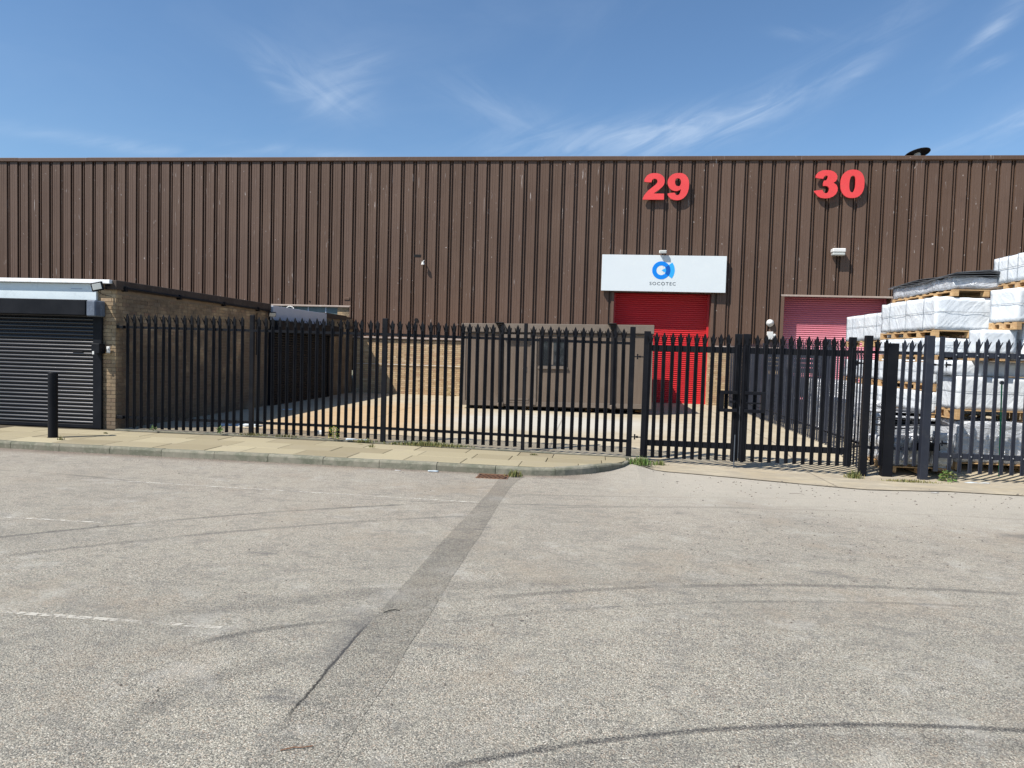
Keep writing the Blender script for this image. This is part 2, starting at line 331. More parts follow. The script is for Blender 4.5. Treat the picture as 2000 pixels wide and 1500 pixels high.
def asphalt(dark=1.0, patch=False):
    def b(t, p):
        o = t.pos(); x, y, z = t.sep(o)
        xy = t.comb(x, y, 0)
        big = t.noise(xy, .35, 5, .6); mid = t.noise(xy, 1.6, 6, .65)
        v1 = t.vor(xy, 112); v2 = t.vor(t.vm('ADD', xy, (3.3, 1.7, 0)), 210)
        stone = t.sep(v1.outputs['Color'])
        c = t.ramp(stone[0], [(0, (.16, .152, .135)), (.2, (.29, .272, .228)), (.45, (.47, .44, .36)), (.7, (.60, .565, .465)), (.88, (.44, .35, .265)), (1, (.78, .74, .64))])
        edge = t.step(v1.outputs['Distance'], .008, .0022) if False else t.step(v1.outputs['Distance'], .75, .4)
        gap = t.step(t.noise(xy, 118, 4, .62), .38, .54)
        c = t.mix(t.m('MULTIPLY', t.m('SUBTRACT', 1.0, gap), .62), c, (.09, .085, .07))
        warm = t.step(t.m('ADD', y, t.m('MULTIPLY', t.m('SUBTRACT', big, .5), 6)), 3.5, 9.5)
        c = t.mix(t.m('MULTIPLY', warm, .45), c, t.mix(.5, c, (.50, .42, .345)))
        c = t.mix(t.m('MULTIPLY', t.step(mid, .35, .72), .22), c, (.50, .47, .38))
        c = t.mix(t.m('MULTIPLY', t.step(big, .55, .30), .30), c, (.22, .21, .185))
        br = t.m('MULTIPLY', t.step(t.noise(t.comb(x, y, 4), .8, 6, .68), .50, .72), .36)
        c = t.mix(br, c, (.40, .315, .225))
        vr = t.noise(t.comb(x, t.m('MULTIPLY', y, 1.6), 13), 5.5, 6, .7)
        c = t.mix(t.m('MULTIPLY', t.step(vr, .52, .36), .34), c, (.17, .165, .155))
        c = t.mix(t.m('MULTIPLY', t.step(t.noise(t.comb(x, y, 21), 2.4, 6, .7), .54, .70), .35), c, (.58, .555, .49))
        sp = t.vor(t.comb(x, y, 0), 3.1); ds_ = t.m('ADD', sp.outputs['Distance'], t.m('MULTIPLY', t.noise(xy, 22, 4), .10))
        c = t.mix(t.m('MULTIPLY', t.step(ds_, .115, .085), t.m('MULTIPLY', t.step(t.sep(sp.outputs['Color'])[1], .80, .84), .7)), c, (.07, .066, .062))
        # patches of oil stain and scuffs
        st = t.m('MULTIPLY', t.step(t.noise(t.comb(x, t.m('MULTIPLY', y, 2.2), 9), 1.1, 6, .68), .60, .72), .55)
        c = t.mix(st, c, (.14, .138, .135))
        if not patch:
            # tyre marks: worn dark arcs on the ground
            for (cx, cy, R, w, amp, xa, xb) in ((2.43, -2.36, 6.18, .035, .85, -.8, 4), (2.43, -2.36, 6.02, .15, .34, -.4, 4), (-1.2, 3.15, 1.47, .05, .55, -2.6, -1.5), (-1.0, 3.0, 1.20, .12, .3, -2.5, -1.5),
                                        (3.49, -3.38, 12.86, .05, .60, -7, -1.6), (3.49, -3.38, 12.15, .06, .42, -7, -1.2), (3.29, -3.02, 9.16, .055, .50, -1.1, 3.6), (3.29, -3.02, 8.78, .04, .38, -1.1, 3.2),
                                        (-4.56, 34.95, 26.69, .035, .45, -3, 3.2), (-4.56, 34.95, 26.1, .05, .34, -1, 5), (-8.2, -.52, 9.45, .05, .55, -12, -5.8), (4.6, -8.0, 17.2, .06, .36, -1, 6), (2.0, -2.0, 8.0, .16, .25, -3, 1)):
                d = t.m('ABSOLUTE', t.m('SUBTRACT', t.vm('DISTANCE', xy, (cx, cy, 0)), R))
                wob = t.m('ADD', d, t.m('MULTIPLY', t.m('SUBTRACT', t.noise(xy, 9, 4), .5), w*.9))
                k = t.m('MULTIPLY', t.step(wob, w, w*.2), t.m('MULTIPLY', t.step(t.noise(t.comb(x, y, cx), 1.1, 4, .6), .30, .52), amp))
                k = t.m('MULTIPLY', k, t.m('MULTIPLY', t.step(x, xa, xa+.35), t.step(x, xb, xb-.35)))
                k = t.m('MULTIPLY', k, t.step(t.noise(xy, 75, 3, .6), .25, .6))
                c = t.mix(k, c, (.045, .046, .05))
            # crack along the old trench, left edge
            d = t.m('ABSOLUTE', t.m('ADD', t.m('SUBTRACT', x, -1.455), t.m('MULTIPLY', t.m('SUBTRACT', t.noise(t.comb(0, y, 2), 3, 6, .65), .5), .11)))
            k = t.m('MULTIPLY', t.step(t.m('ADD', d, t.m('MULTIPLY', t.noise(xy, 30, 4), .02)), .030, .010), t.m('MULTIPLY', t.step(y, 3.1, 3.5), t.step(y, 4.75, 4.3)))
            c = t.mix(t.m('MULTIPLY', k, .9), c, (.02, .02, .02))
            d2 = t.m('MULTIPLY', t.step(d, .25, .0), t.m('MULTIPLY', t.step(y, 3.6, 4.1), t.step(y, 4.9, 4.5)))
            c = t.mix(t.m('MULTIPLY', d2, .45), c, (.10, .10, .105))
            # dusty pale ground towards the gate and the right
            du = t.m('MULTIPLY', t.step(t.m('ADD', y, t.m('MULTIPLY', big, 3)), 9.2, 12.2), t.step(x, -.6, 1.6))
            c = t.mix(t.m('MULTIPLY', du, .8), c, (.56, .515, .43))
            # dirt line in the channel at the foot of the kerb
            kd = t.m('MULTIPLY', t.step(y, 10.28, 10.6), t.step(x, .4, -.6))
            c = t.mix(t.m('MULTIPLY', kd, .55), c, (.17, .115, .085))
            # dark stain at the right edge
            sd_ = t.vm('LENGTH', t.vm('MULTIPLY', t.vm('SUBTRACT', xy, (5.1, 8.2, 0)), (1, 2.6, 1)))
            c = t.mix(t.m('MULTIPLY', t.step(t.m('ADD', sd_, t.noise(xy, 3, 4)), 1.35, .75), .6), c, (.10, .10, .10))
        if patch:     # the trench fill wears paler towards its near end
            fd = t.m('ADD', t.step(t.m('ADD', y, t.m('MULTIPLY', t.noise(xy, 1.4, 5, .6), 2.4)), 6.4, 3.4), 0)
            c = t.mix(fd, t.mix(1, c, (dark, dark, dark), 'MULTIPLY'), t.mix(1, c, (.77, .77, .775), 'MULTIPLY'))
        else: c = t.mix(1, c, (dark, dark, dark), 'MULTIPLY')
        h = t.m('ADD', t.m('MULTIPLY', t.m('SUBTRACT', 1.0, v1.outputs['Distance']), .8), t.m('MULTIPLY', gap, .7))
        h = t.m('ADD', h, t.m('MULTIPLY', v2.outputs['Distance'], .3))
        return {'Base Color': c, 'Roughness': .88, 'Specular IOR Level': .25, 'Normal': t.bump(h, .75, .007)}
    return b
M_road = mat('worn_asphalt', asphalt(.84)); M_patch = mat('darker_trench_asphalt', asphalt(.63, True))

def b_line(t, p):
    o = t.pos(); n = t.noise(o, 14, 6, .7); n2 = t.noise(o, 2.0, 3, .6)
    a = t.m('MULTIPLY', t.step(n, .40, .55), t.step(n2, .32, .48))
    p.inputs['Alpha'].default_value = 1
    return {'Base Color': (.60, .57, .49), 'Roughness': .8, 'Alpha': t.m('MULTIPLY', a, .62)}
M_line = mat('worn_white_line_paint', b_line)

def b_conc(t, p):
    o = t.pos(); x, y, z = t.sep(o); xy = t.comb(x, y, 0)
    n = t.noise(xy, 1.2, 6, .65); f = t.noise(xy, 70, 4, .65)
    c = t.mix(t.step(n, .3, .7), (.35, .295, .205), (.42, .37, .275))
    # pale washed slab in the middle, ochre rust stains on the left
    pale = t.m('MULTIPLY', t.step(t.m('ADD', t.vm('LENGTH', t.vm('MULTIPLY', t.vm('SUBTRACT', xy, (-1.2, 18.0, 0)), (.30, .42, 1))), t.m('MULTIPLY', t.noise(xy, .8, 4), .8)), 1.7, .9), .85)
    c = t.mix(pale, c, (.45, .435, .385))
    och = t.m('MULTIPLY', t.step(t.m('ADD', t.vm('LENGTH', t.vm('MULTIPLY', t.vm('SUBTRACT', xy, (-5.6, 17.5, 0)), (.38, .18, 1))), t.m('MULTIPLY', t.noise(xy, 1.1, 5, .6), 1.0)), 1.7, .9), .8)
    c = t.mix(t.m('MULTIPLY', och, .62), c, (.49, .29, .12))
    c = t.mix(t.m('MULTIPLY', t.step(t.noise(t.comb(t.m('MULTIPLY', x, .5), y, 3), 1.8, 6, .7), .57, .72), .28), c, (.30, .24, .18))
    c = t.mix(t.m('MULTIPLY', t.step(f, .5, .75), .22), c, (.25, .22, .18))
    ap = t.m('MULTIPLY', t.step(y, 13.3, 12.7), t.step(t.noise(t.comb(x, t.m('MULTIPLY', y, 2), 6), 2.6, 7, .7), .36, .62))
    c = t.mix(t.m('MULTIPLY', ap, .55), c, (.24, .215, .175))
    j = t.m('MINIMUM', t.m('ABSOLUTE', t.m('SUBTRACT', t.m('FRACT', t.m('DIVIDE', t.m('ADD', y, .4), 4.3)), .5)), t.m('ABSOLUTE', t.m('SUBTRACT', t.m('FRACT', t.m('DIVIDE', t.m('ADD', x, 3.1), 4.6)), .5)))
    c = t.mix(t.m('MULTIPLY', t.step(j, .006, .002), .5), c, (.12, .10, .08))
    return {'Base Color': c, 'Roughness': .85, 'Specular IOR Level': .3, 'Normal': t.bump(f, .3, .003)}
M_conc = mat('stained_yard_concrete', b_conc)

def b_slab(t, p):
    o = t.pos(); n = t.noise(o, 2.2, 6, .65); f = t.noise(o, 90, 4, .7)
    c = t.mix(t.rnd(), (.25, .212, .135), (.37, .325, .215))
    c = t.mix(t.m('MULTIPLY', t.step(n, .45, .72), .4), c, (.30, .26, .19))
    c = t.mix(t.m('MULTIPLY', t.step(t.noise(o, 6, 5, .7), .58, .72), .3), c, (.20, .19, .13))
    c = t.mix(t.m('MULTIPLY', t.step(f, .5, .75), .25), c, (.22, .20, .16))
    return {'Base Color': c, 'Roughness': .88, 'Specular IOR Level': .25, 'Normal': t.bump(f, .4, .003)}
M_slab = mat('buff_paving_slab', b_slab)
def b_kerb(t, p):
    o = t.pos(); n = t.noise(o, 4, 6, .7); f = t.noise(o, 110, 4, .7)
    c = t.mix(t.rnd(), (.16, .152, .115), (.25, .235, .185))
    c = t.mix(t.m('MULTIPLY', t.step(n, .42, .66), .75), c, (.105, .115, .082))
    c = t.mix(t.m('MULTIPLY', t.step(t.noise(o, 17, 5, .7), .5, .7), .5), c, (.29, .275, .22))
    c = t.mix(t.m('MULTIPLY', t.step(f, .5, .8), .4), c, (.12, .11, .09))
    return {'Base Color': c, 'Roughness': .9, 'Specular IOR Level': .2, 'Normal': t.bump(f, .6, .004)}
M_kerb = mat('mossy_kerb_concrete', b_kerb)
M_joint = mat('soil_filled_joint', _paint((.075, .062, .045), .95, .1, .6, ((.15, .14, .08), .4), .8))
def b_ground(t, p):
    o = t.pos(); n = t.noise(o, .5, 6, .7)
    return {'Base Color': t.mix(n, (.20, .17, .12), (.14, .15, .08)), 'Roughness': .95}
M_ground = mat('rough_ground', b_ground)

def b_wood(t, p):
    o = t.obj(); x, y, z = t.sep(o)
    n = t.noise(t.comb(t.m('MULTIPLY', x, 3), t.m('MULTIPLY', y, 30), t.m('MULTIPLY', z, 30)), 1, 4, .6)
    c = t.mix(t.rnd(), (.48, .30, .14), (.34, .20, .10)); c = t.mix(t.step(n, .35, .75), c, (.56, .40, .22))
    return {'Base Color': c, 'Roughness': .8, 'Specular IOR Level': .2}
M_wood = mat('pallet_timber', b_wood)

def b_wrap(t, p):
    o = t.obj(); w = t.noise(o, 1.6, 4, .55, 1.2)
    r1 = t.noise(o, 1.7, 3, .45, 2.0)
    crease = t.m('SUBTRACT', 1.0, t.m('ABSOLUTE', t.m('SUBTRACT', t.m('MULTIPLY', r1, 4), 2)))
    diag = t.noise(t.comb(t.m('ADD', t.sep(o)[0], t.sep(o)[2]), t.m('MULTIPLY', t.sep(o)[1], 2), t.m('MULTIPLY', t.m('SUBTRACT', t.sep(o)[2], t.m('ADD', t.sep(o)[0], t.sep(o)[1])), 5)), 1.3, 3, .5, .5)
    h = t.m('ADD', t.m('MULTIPLY', crease, .35), t.m('ADD', t.m('MULTIPLY', diag, .9), t.m('MULTIPLY', w, .5)))
    c = t.mix(t.step(w, .3, .7), (.57, .61, .65), (.66, .69, .71))
    c = t.mix(t.m('MULTIPLY', t.step(t.noise(o, 5, 5, .7), .6, .72), .25), c, (.45, .45, .42))
    return {'Base Color': c, 'Roughness': .42, 'Specular IOR Level': .45, 'Normal': t.bump(h, .45, .04)}
M_wrap = mat('white_pallet_wrap', b_wrap)
def b_film(t, p):
    o = t.obj(); n = t.noise(o, 3.2, 6, .6, 1.5); h = t.noise(t.scale(o, (2, 2, 5)), 2.2, 6, .6, 1.0)
    return {'Base Color': t.mix(t.step(n, .35, .7), (.42, .44, .47), (.66, .68, .71)), 'Roughness': t.m('MULTIPLY', n, .45),
            'Specular IOR Level': .8, 'Normal': t.bump(h, .9, .06), 'Metallic': .15}
M_film = mat('silvery_torn_film', b_film)
def b_leaf(c1, c2):
    def b(t, p):
        n = t.noise(t.pos(), 25, 2)
        return {'Base Color': t.mix(t.step(n, .35, .65), c1, c2), 'Roughness': .6, 'Specular IOR Level': .3}
    return b
M_weed = mat('weed_green', b_leaf((.075, .105, .03), (.17, .175, .06)))
M_straw = mat('dry_grass', b_leaf((.28, .22, .09), (.17, .17, .06)))
M_leafg = mat('fresh_leaf', b_leaf((.06, .125, .025), (.12, .19, .045)))
M_yel = mat('yellow_flower', b_leaf((.55, .42, .05), (.40, .38, .06)))
M_stone = mat('grit', _paint((.12, .105, .09), .9, .2, .8))
M_litter = mat('plastic_litter', _paint((.50, .56, .60), .35, .5, .3))

# ------------------------------------------------------------------ ground levels
def sm(a, b, v):
    k = max(0, min(1, (v-a)/(b-a))); return k*k*(3-2*k)
def z_fence(x): return .10-.075*sm(-7, .6, x)-.085*sm(.6, 1.15, x)-.075*sm(1, 4.7, x)
def z_road(x, y): return (z_fence(x)-.025)*sm(.35, 1.2, x)*sm(9.0, 12.8, y)
def z_yard(x, y): return z_fence(x)+(.10-z_fence(x))*sm(12.9, 15.5, y)
def z_pave(x, y):
    k = max(0, min(1, (y-10.7)/2.2)); return .118*(1-k)+(z_fence(x)+.012)*k

g = MB(); g.add([(-1500, -1500, -.6), (1500, -1500, -.6), (1500, 1500, -.6), (-1500, 1500, -.6)], [(0, 1, 2, 3)])
structure('ground', g.mesh('ground', M_ground))
g = MB(); rx = [-40, -12, -6, -2, 0]+[.25+i*.25 for i in range(24)]+[7, 9, 12, 20, 30]; ry = [-30, 0, 5, 9]+[9.3+i*.3 for i in range(12)]
g.v = [(x, y, z_road(x, y)) for y in ry for x in rx]; nx = len(rx)
g.f = [(j*nx+i, j*nx+i+1, (j+1)*nx+i+1, (j+1)*nx+i) for j in range(len(ry)-1) for i in range(nx-1)]; g.mi = [0]*len(g.f)
structure('road', g.mesh('road', M_road))
g = MB(); pv = []
for i in range(22):
    y = 1.2+i*(10.42-1.2)/21
    wl, wr = -1.44+random.uniform(-.008, .008), -1.085+random.uniform(-.008, .008)+max(0, (y-9.5))*.09
    pv += [(wl+.12*sm(4.6, 9.8, y)-.0, y, .002), (wr, y, .002)]
g.add(pv, [(2*i, 2*i+1, 2*i+3, 2*i+2) for i in range(21)])
structure('trench_patch', g.mesh('trench_patch', M_patch))
for k, (x0, x1, yy) in enumerate(((-6.2, -1.36, 8.63), (-7.4, -4.9, 6.57), (-4.6, -2.35, 4.28))):
    g = MB(); n = 14
    vs = []
    for i in range(n+1):
        x = x0+(x1-x0)*i/n; s_ = (-.03 if k == 0 else .01)*(x-x0)
        vs += [(x, yy+s_-.024, .004), (x, yy+s_+.024, .004)]
    g.add(vs, [(2*i, 2*i+2, 2*i+3, 2*i+1) for i in range(n)])
    structure('painted_line', g.mesh('painted_line', M_line))
# yard concrete, a gently dished sheet, and the apron in front of the gates
g = MB(); xs = [-9.25+i*.5 for i in range(66)]; ys = [12.86, 13.2, 13.6, 14.1, 14.8, 15.6, 18, 21, 24, 27.2]
for y in ys:
    for x in xs: g.v.append((x, y, z_yard(x, y)))
nx = len(xs)
g.f = [(j*nx+i, j*nx+i+1, (j+1)*nx+i+1, (j+1)*nx+i) for j in range(len(ys)-1) for i in range(nx-1)]; g.mi = [0]*len(g.f)
structure('yard', g.mesh('yard', M_conc))
g = MB()
fr = [(.66, 12.25), (1.06, 11.98), (2.4, 11.72), (4.2, 11.32), (5.5, 11.62), (8, 11.4), (22, 11.3)]
fr = [q for (a, b), (c, d) in zip(fr, fr[1:]) for q in [(a+(c-a)*i/6, b+(d-b)*i/6) for i in range(6)]]+[fr[-1]]
vs = [(x, y, z_road(x, y)+.006) for x, y in fr]+[(x, 12.86, z_yard(x, 12.9)+.002) for x, y in fr]
g.add(vs, [(i, i+1, i+1+len(fr), i+len(fr)) for i in range(len(fr)-1)])
structure('gate_apron', g.mesh('gate_apron', M_conc))
g = MB(); vs = []
for x, y in fr: vs += [(x, y-.012+random.uniform(-.012, .008), z_road(x, y)+.010), (x, y+.014+random.uniform(-.01, .01), z_road(x, y)+.010)]
g.add(vs, [(2*i, 2*i+2, 2*i+3, 2*i+1) for i in range(len(fr)-1)])
structure('apron_joint', g.mesh('apron_joint', M_joint))

# ------------------------------------------------------------------ pavement with kerb stones and slabs
KY = 10.56
pave_bed = MB(); n = 50
kerb_line = [(-30, KY+.28), (-15, KY+.25), (-10.5, KY+.22), (-9.3, KY+.12), (-6, KY+.06), (-3.5, KY+.02), (-1.3, KY-.02), (-.9, KY-.01), (-.45, KY+.10), (-.05, KY+.36), (.28, KY+.75), (.52, KY+1.2), (.64, KY+1.62)]
def kerb_y(x):
    for (a, b), (c, d) in zip(kerb_line, kerb_line[1:]):
        if x <= c: return b+(d-b)*(x-a)/(c-a)
    return 13
xsb = [-30, -14]+[-10.5+i*.25 for i in range(45)]
vs = []
for x in xsb: vs += [(x, kerb_y(x)+.05, z_pave(x, kerb_y(x))-.016), (x, 12.86, z_pave(x, 12.86)-.016)]
pave_bed.add(vs, [(2*i, 2*i+2, 2*i+3, 2*i+1) for i in range(len(xsb)-1)])
pavement = structure('pavement', pave_bed.mesh('pavement', M_joint))
def slab(x0, x1, y0, y1, dz, quad=None):
    q = quad or [(x0, y0), (x1, y0), (x1, y1), (x0, y1)]
    cx = sum(p[0] for p in q)/len(q); cy = sum(p[1] for p in q)/len(q)
    m = MB(); k = len(q); c = .008; tx, ty = random.uniform(-.004, .004), random.uniform(-.004, .004)
    zt = lambda x, y: z_pave(x, y)+dz+tx*(x-cx)+ty*(y-cy)
    inn = []
    for x, y in q:
        l = math.hypot(x-cx, y-cy); inn.append((x+(cx-x)*c*1.6/l, y+(cy-y)*c*1.6/l))
    vs = [(x, y, zt(x, y)-.05) for x, y in q]+[(x, y, zt(x, y)-.006) for x, y in q]+[(x, y, zt(x, y)) for x, y in inn]
    fs = [(i, (i+1) % k, (i+1) % k+k, i+k) for i in range(k)]+[(i+k, (i+1) % k+k, (i+1) % k+2*k, i+2*k) for i in range(k)]+[tuple(range(2*k, 3*k))]
    m.add([(x-cx, y-cy, z) for x, y, z in vs], fs)
    link('paving_slab', m.mesh('paving_slab', M_slab), pavement, (cx, cy, 0))
rows = [(0, .62), (.62, 1.27), (1.27, 1.86)]
for r, (a, b) in enumerate(rows):
    x = -11.9+r*.37
    while x < .5:
        w = random.choice([.9, .9, .9, .6]); x1 = x+w
        def yb(xx): return max(kerb_y(xx)+.135, KY+.16)
        def lo(xx): return min(12.74, max(yb(xx)+(0 if r == 0 else 0), KY+.16+a if r else 0))
        hi = KY+.16+b
        xe = min(x1, .60); nb = 1 if x1 < -1.4 else 5
        bot = [(x+.005+(xe-x-.01)*i/nb, lo(x+(xe-x)*i/nb)+.004) for i in range(nb+1)]
        bot = [p for p in bot if p[1] < hi-.02]
        q = bot+[(bot[-1][0]+(.0 if len(bot) == nb+1 else .03), hi-.005), (x+.005, hi-.005)] if len(bot) > 1 else None
        if q: slab(0, 0, 0, 0, random.uniform(-.004, .003), q)
        x = x1
# narrow concrete edging under the fence
kerb = structure('kerb', (lambda m: (m.add([p for x, y in kerb_line[1:] for p in ((x, y+.125, .07*(1-.6*sm(.1, .5, x))), (x, y+.175, .07*(1-.6*sm(.1, .5, x))))], [(2*i, 2*i+2, 2*i+3, 2*i+1) for i in range(len(kerb_line)-2)]), m.mesh('kerb', M_joint))[1])(MB()))
# kerb stones along the line, ~0.9 m each
def at_len(s_):
    for (a, b), (c, d) in zip(kerb_line[1:], kerb_line[2:]):
        L = math.hypot(c-a, d-b)
        if s_ <= L: return (a+(c-a)*s_/L, b+(d-b)*s_/L)
        s_ -= L
    return kerb_line[-1]
tot = sum(math.hypot(c-a, d-b) for (a, b), (c, d) in zip(kerb_line[1:], kerb_line[2:]))
def kerb_stone(p, q, curved=0):
    m = MB(); n_ = 5 if curved else 1; ring = []
    for i in range(n_+1):
        s_ = p+(q-p)*i/n_; a = Vector(at_len(s_)); b2 = Vector(at_len(min(tot, s_+.02))); a2 = Vector(at_len(max(0, s_-.02)))
        t_ = (b2-a2).normalized(); nn = Vector((-t_.y, t_.x))
        ring.append((a, nn))
    o = ring[0][0]; prof = [(0, -.06), (0, .085), (.012, .108), (.03, .118), (.125, .118), (.125, -.06)]
    drop = lambda v: 1-.0*v
    vs = []
    for a, nn in ring:
        k = 1-.55*sm(.2, .64, a.x)
        for d, z in prof:
            pt = a+nn*d; vs.append((pt.x-o.x, pt.y-o.y, z*k if z > 0 else z))
    P_ = len(prof)
    fs = [(i*P_+j, i*P_+j+1, (i+1)*P_+j+1, (i+1)*P_+j) for i in range(n_) for j in range(P_-1)]
    fs += [tuple(range(P_)), tuple(range(n_*P_, (n_+1)*P_))]
    m.add(vs, fs)
    link('kerb_stone', m.mesh('kerb_stone', M_kerb), kerb, (o.x, o.y, random.uniform(-.006, .005)), (random.uniform(-.02, .02), random.uniform(-.005, .005), 0))
s_ = 0
while s_ < tot-.15:
    L = .905 if at_len(s_)[0] < -1.3 else .78
    e = min(tot, s_+L); kerb_stone(s_+.004, e-.004, at_len(s_)[0] > -2); s_ = e
# fence-foot edging stones
x = -9.2
while x < .35:
    m = MB(); L = .9; z0 = z_fence(x); z1 = z_fence(x+L)
    m.add([(0, 0, -.05), (L-.01, 0, -.05), (L-.01, .09, -.05), (0, .09, -.05), (0, 0, z0+.018), (L-.01, 0, z1+.014), (L-.01, .09, z1+.014), (0, .09, z0+.018)],
          [(0, 3, 2, 1), (4, 5, 6, 7), (0, 1, 5, 4), (1, 2, 6, 5), (2, 3, 7, 6), (3, 0, 4, 7)])
    link('edging_stone', m.mesh('edging_stone', M_kerb), pavement, (x, 12.77, random.uniform(-.006, .004))); x += L

# ------------------------------------------------------------------ brickwork helper
def brick_face(parent, origin, ux, rows_z, segs, nind, extra_rows=None, key=None, th=.05, proud=.006):
    """ux: unit vector along the wall (bricks' length); segs(z)->list of (a,b) spans; individual objects for the first nind by key"""
    L, H, J = .215, .065, .010
    ux = Vector(ux); uy = Vector((-ux.y, ux.x, 0))   # points into the wall
    shared = {}
    def mesh_for(l):
        k = round(l, 3)
        if k not in shared:
            m = MB(); m.box(0, l, 0, th, 0, H); shared[k] = m.mesh('brick', M_brick)
        return shared[k]
    lst = []
    z = rows_z[0]; r = 0
    while z+H <= rows_z[1]+.001:
        for a, b in segs(z):
            off = 0 if r % 2 == 0 else -(L+J)/2
            u = math.floor((a-off)/(L+J))*(L+J)+off
            while u < b:
                s0, s1 = max(u, a), min(u+L, b)
                if s1-s0 > .03: lst.append((s0, s1, z))
                u += L+J
        z += H+J; r += 1
    lst.sort(key=key)
    rot = math.atan2(ux.y, ux.x)
    for s0, s1, z in lst[:nind]:
        d = proud+random.uniform(-.0025, .0025)
        p = Vector(origin)+ux*s0-uy*d; link('brick', mesh_for(s1-s0), parent, (p.x, p.y, z), (0, 0, rot))
    rest = lst[nind:]
    if rest:
        m = MB(); tone = []
        for s0, s1, z in rest:
            d = proud+random.uniform(-.0025, .0025); p = Vector(origin)+ux*s0-uy*d
            m.box(0, s1-s0, 0, th, 0, H, Matrix.Translation((p.x, p.y, z)) @ Matrix.Rotation(rot, 4, 'Z')); tone += [random.random()]*8
        me = m.mesh('brick_mass', M_brickm); at = me.attributes.new('tone', 'FLOAT', 'POINT')
        at.data.foreach_set('value', tone)
        link('bricks', me, parent, kind='stuff')

# ------------------------------------------------------------------ warehouse
FY = 26.5                     # plane of the facade
RZ = 9.03
wh = thing('warehouse', 'long brown ribbed-metal warehouse on a brick plinth behind the palisade fence', 'warehouse', (0, FY, 0))
def whl(name, me, loc=(0, 0, 0), **kw): return link(name, me, wh, (loc[0], loc[1]-FY, loc[2]), **kw)
D1 = (.62, 4.10, 4.12); D2 = (6.64, 10.26, 4.15)          # door openings x0,x1,top
PITCH = .4655; G0 = -23.708
XL, XR = G0-PITCH*12, G0+PITCH*96
prof = [(-.080, 0), (-.078, .095), (-.016, .095), (-.013, .022), (.011, .022), (.014, .095), (.076, .095), (.078, 0), (.16, 0), (.163, .005), (.167, .005), (.170, 0), (.245, 0), (.248, .005), (.252, .005), (.255, 0), (PITCH-.080, 0)]
def panel(i):
    gx = G0+PITCH*i; m = MB()
    brk = [gx-.080, gx+PITCH-.080]
    for e in (-9.36, D1[0]-.10, D1[1]+.10, D2[0]-.10, D2[1]+.10):
        if brk[0]+1e-4 < e < brk[-1]-1e-4: brk.append(e)
    brk.sort()
    for a, b in zip(brk, brk[1:]):
        c = (a+b)/2
        zb = 3.40 if c < -9.36 else 2.24
        if D1[0]-.10 < c < D1[1]+.10: zb = D1[2]
        if D2[0]-.10 < c < D2[1]+.10: zb = D2[2]
        pts = []
        P_ = [(gx+x, d) for x, d in prof]
        for (xa, da), (xb, db) in zip(P_, P_[1:]):
            if xb <= a or xa >= b: continue
            lo_, hi_ = max(xa, a), min(xb, b)
            f = lambda x: da+(db-da)*(x-xa)/(xb-xa)
            if not pts: pts.append((lo_, f(lo_)))
            pts.append((hi_, f(hi_)))
        k = len(pts)
        vs = [(x-gx, d-.045, zb) for x, d in pts]+[(x-gx, d-.045, RZ-.13) for x, d in pts]
        m.add(vs, [(j, j+1, j+1+k, j+k) for j in range(k-1)])
    whl('cladding_panel', m.mesh('cladding_panel', M_clad), (gx, FY+random.uniform(-.0015, .0015), 0))
for i in range(-12, 96): panel(i)
# structural shell behind the sheets, with the two door openings left open
m = MB(); Y0, Y1 = FY+.09, FY+28
def shell(x0, x1, z0, z1): m.box(x0, x1, Y0, Y0+.3, z0, z1)
shell(XL, -9.36, 3.42, RZ-.16); shell(-9.36, D1[0]-.09, 2.3, RZ-.16); shell(D1[0]-.09, D1[1]+.09, D1[2]+.02, RZ-.16)
shell(D1[1]+.09, D2[0]-.09, 2.3, RZ-.16); shell(D2[0]-.09, D2[1]+.09, D2[2]+.02, RZ-.16); shell(D2[1]+.09, XR, 2.3, RZ-.16)
m.box(XL, XL+.3, Y0+.31, Y1, 0, RZ-.2); m.box(XR-.3, XR, Y0+.31, Y1, 0, RZ-.2); m.box(XL, XR, Y1, Y1+.3, 0, RZ-.2)
whl('wall', m.mesh('warehouse_wall', M_dark))
m = MB(); m.box(XL, XR, FY+.1, Y1, RZ-.12, RZ-.02); whl('roof', m.mesh('roof', M_coping))
# eaves flashing: folded strip lengths
x = XL; k = 0
while x < XR:
    L = 3.02; m = MB()
    m.sweep([(.03, -.165), (-.035, -.160), (-.105, -.135), (-.110, -.012), (-.100, 0), (.28, .012)], 0, L-.006)
    whl('eaves_flashing', m.mesh('eaves_flashing', M_clad), (x, FY+random.uniform(-.002, .002), RZ+random.uniform(-.004, .004))); x += L
# cream drip strips under the sheets
def drip(x0, x1, z, mt=M_drip):
    m = MB(); m.sweep([(.05, .03), (-.055, .028), (-.062, .006), (-.062, -.034), (-.05, -.036)], 0, x1-x0)
    whl('drip_strip', m.mesh('drip_strip', mt), (x0, FY, z))
drip(-9.36, D1[0]-.1, 2.24); drip(D1[1]+.1, D2[0]-.1, 2.24); drip(D2[1]+.1, XR, 2.24); drip(XL, -9.36, 3.39); drip(D2[0]-.12, D2[1]+.12, 4.13)
# vertical brown trims at door jambs and the step in the cladding
for x0, x1, z0, z1 in ((D1[0]-.10, D1[0], 2.2, 4.14), (D1[1], D1[1]+.10, 2.2, 4.14), (D2[0]-.10, D2[0], 2.2, 4.10), (D2[1], D2[1]+.10, 2.2, 4.10), (-9.40, -9.345, 2.22, 3.40)):
    m = MB(); m.cbox(x0, x1, -.062, .03, z0, z1, .004); whl('jamb_flashing', m.mesh('jamb_flashing', M_clad), (0, FY, 0))
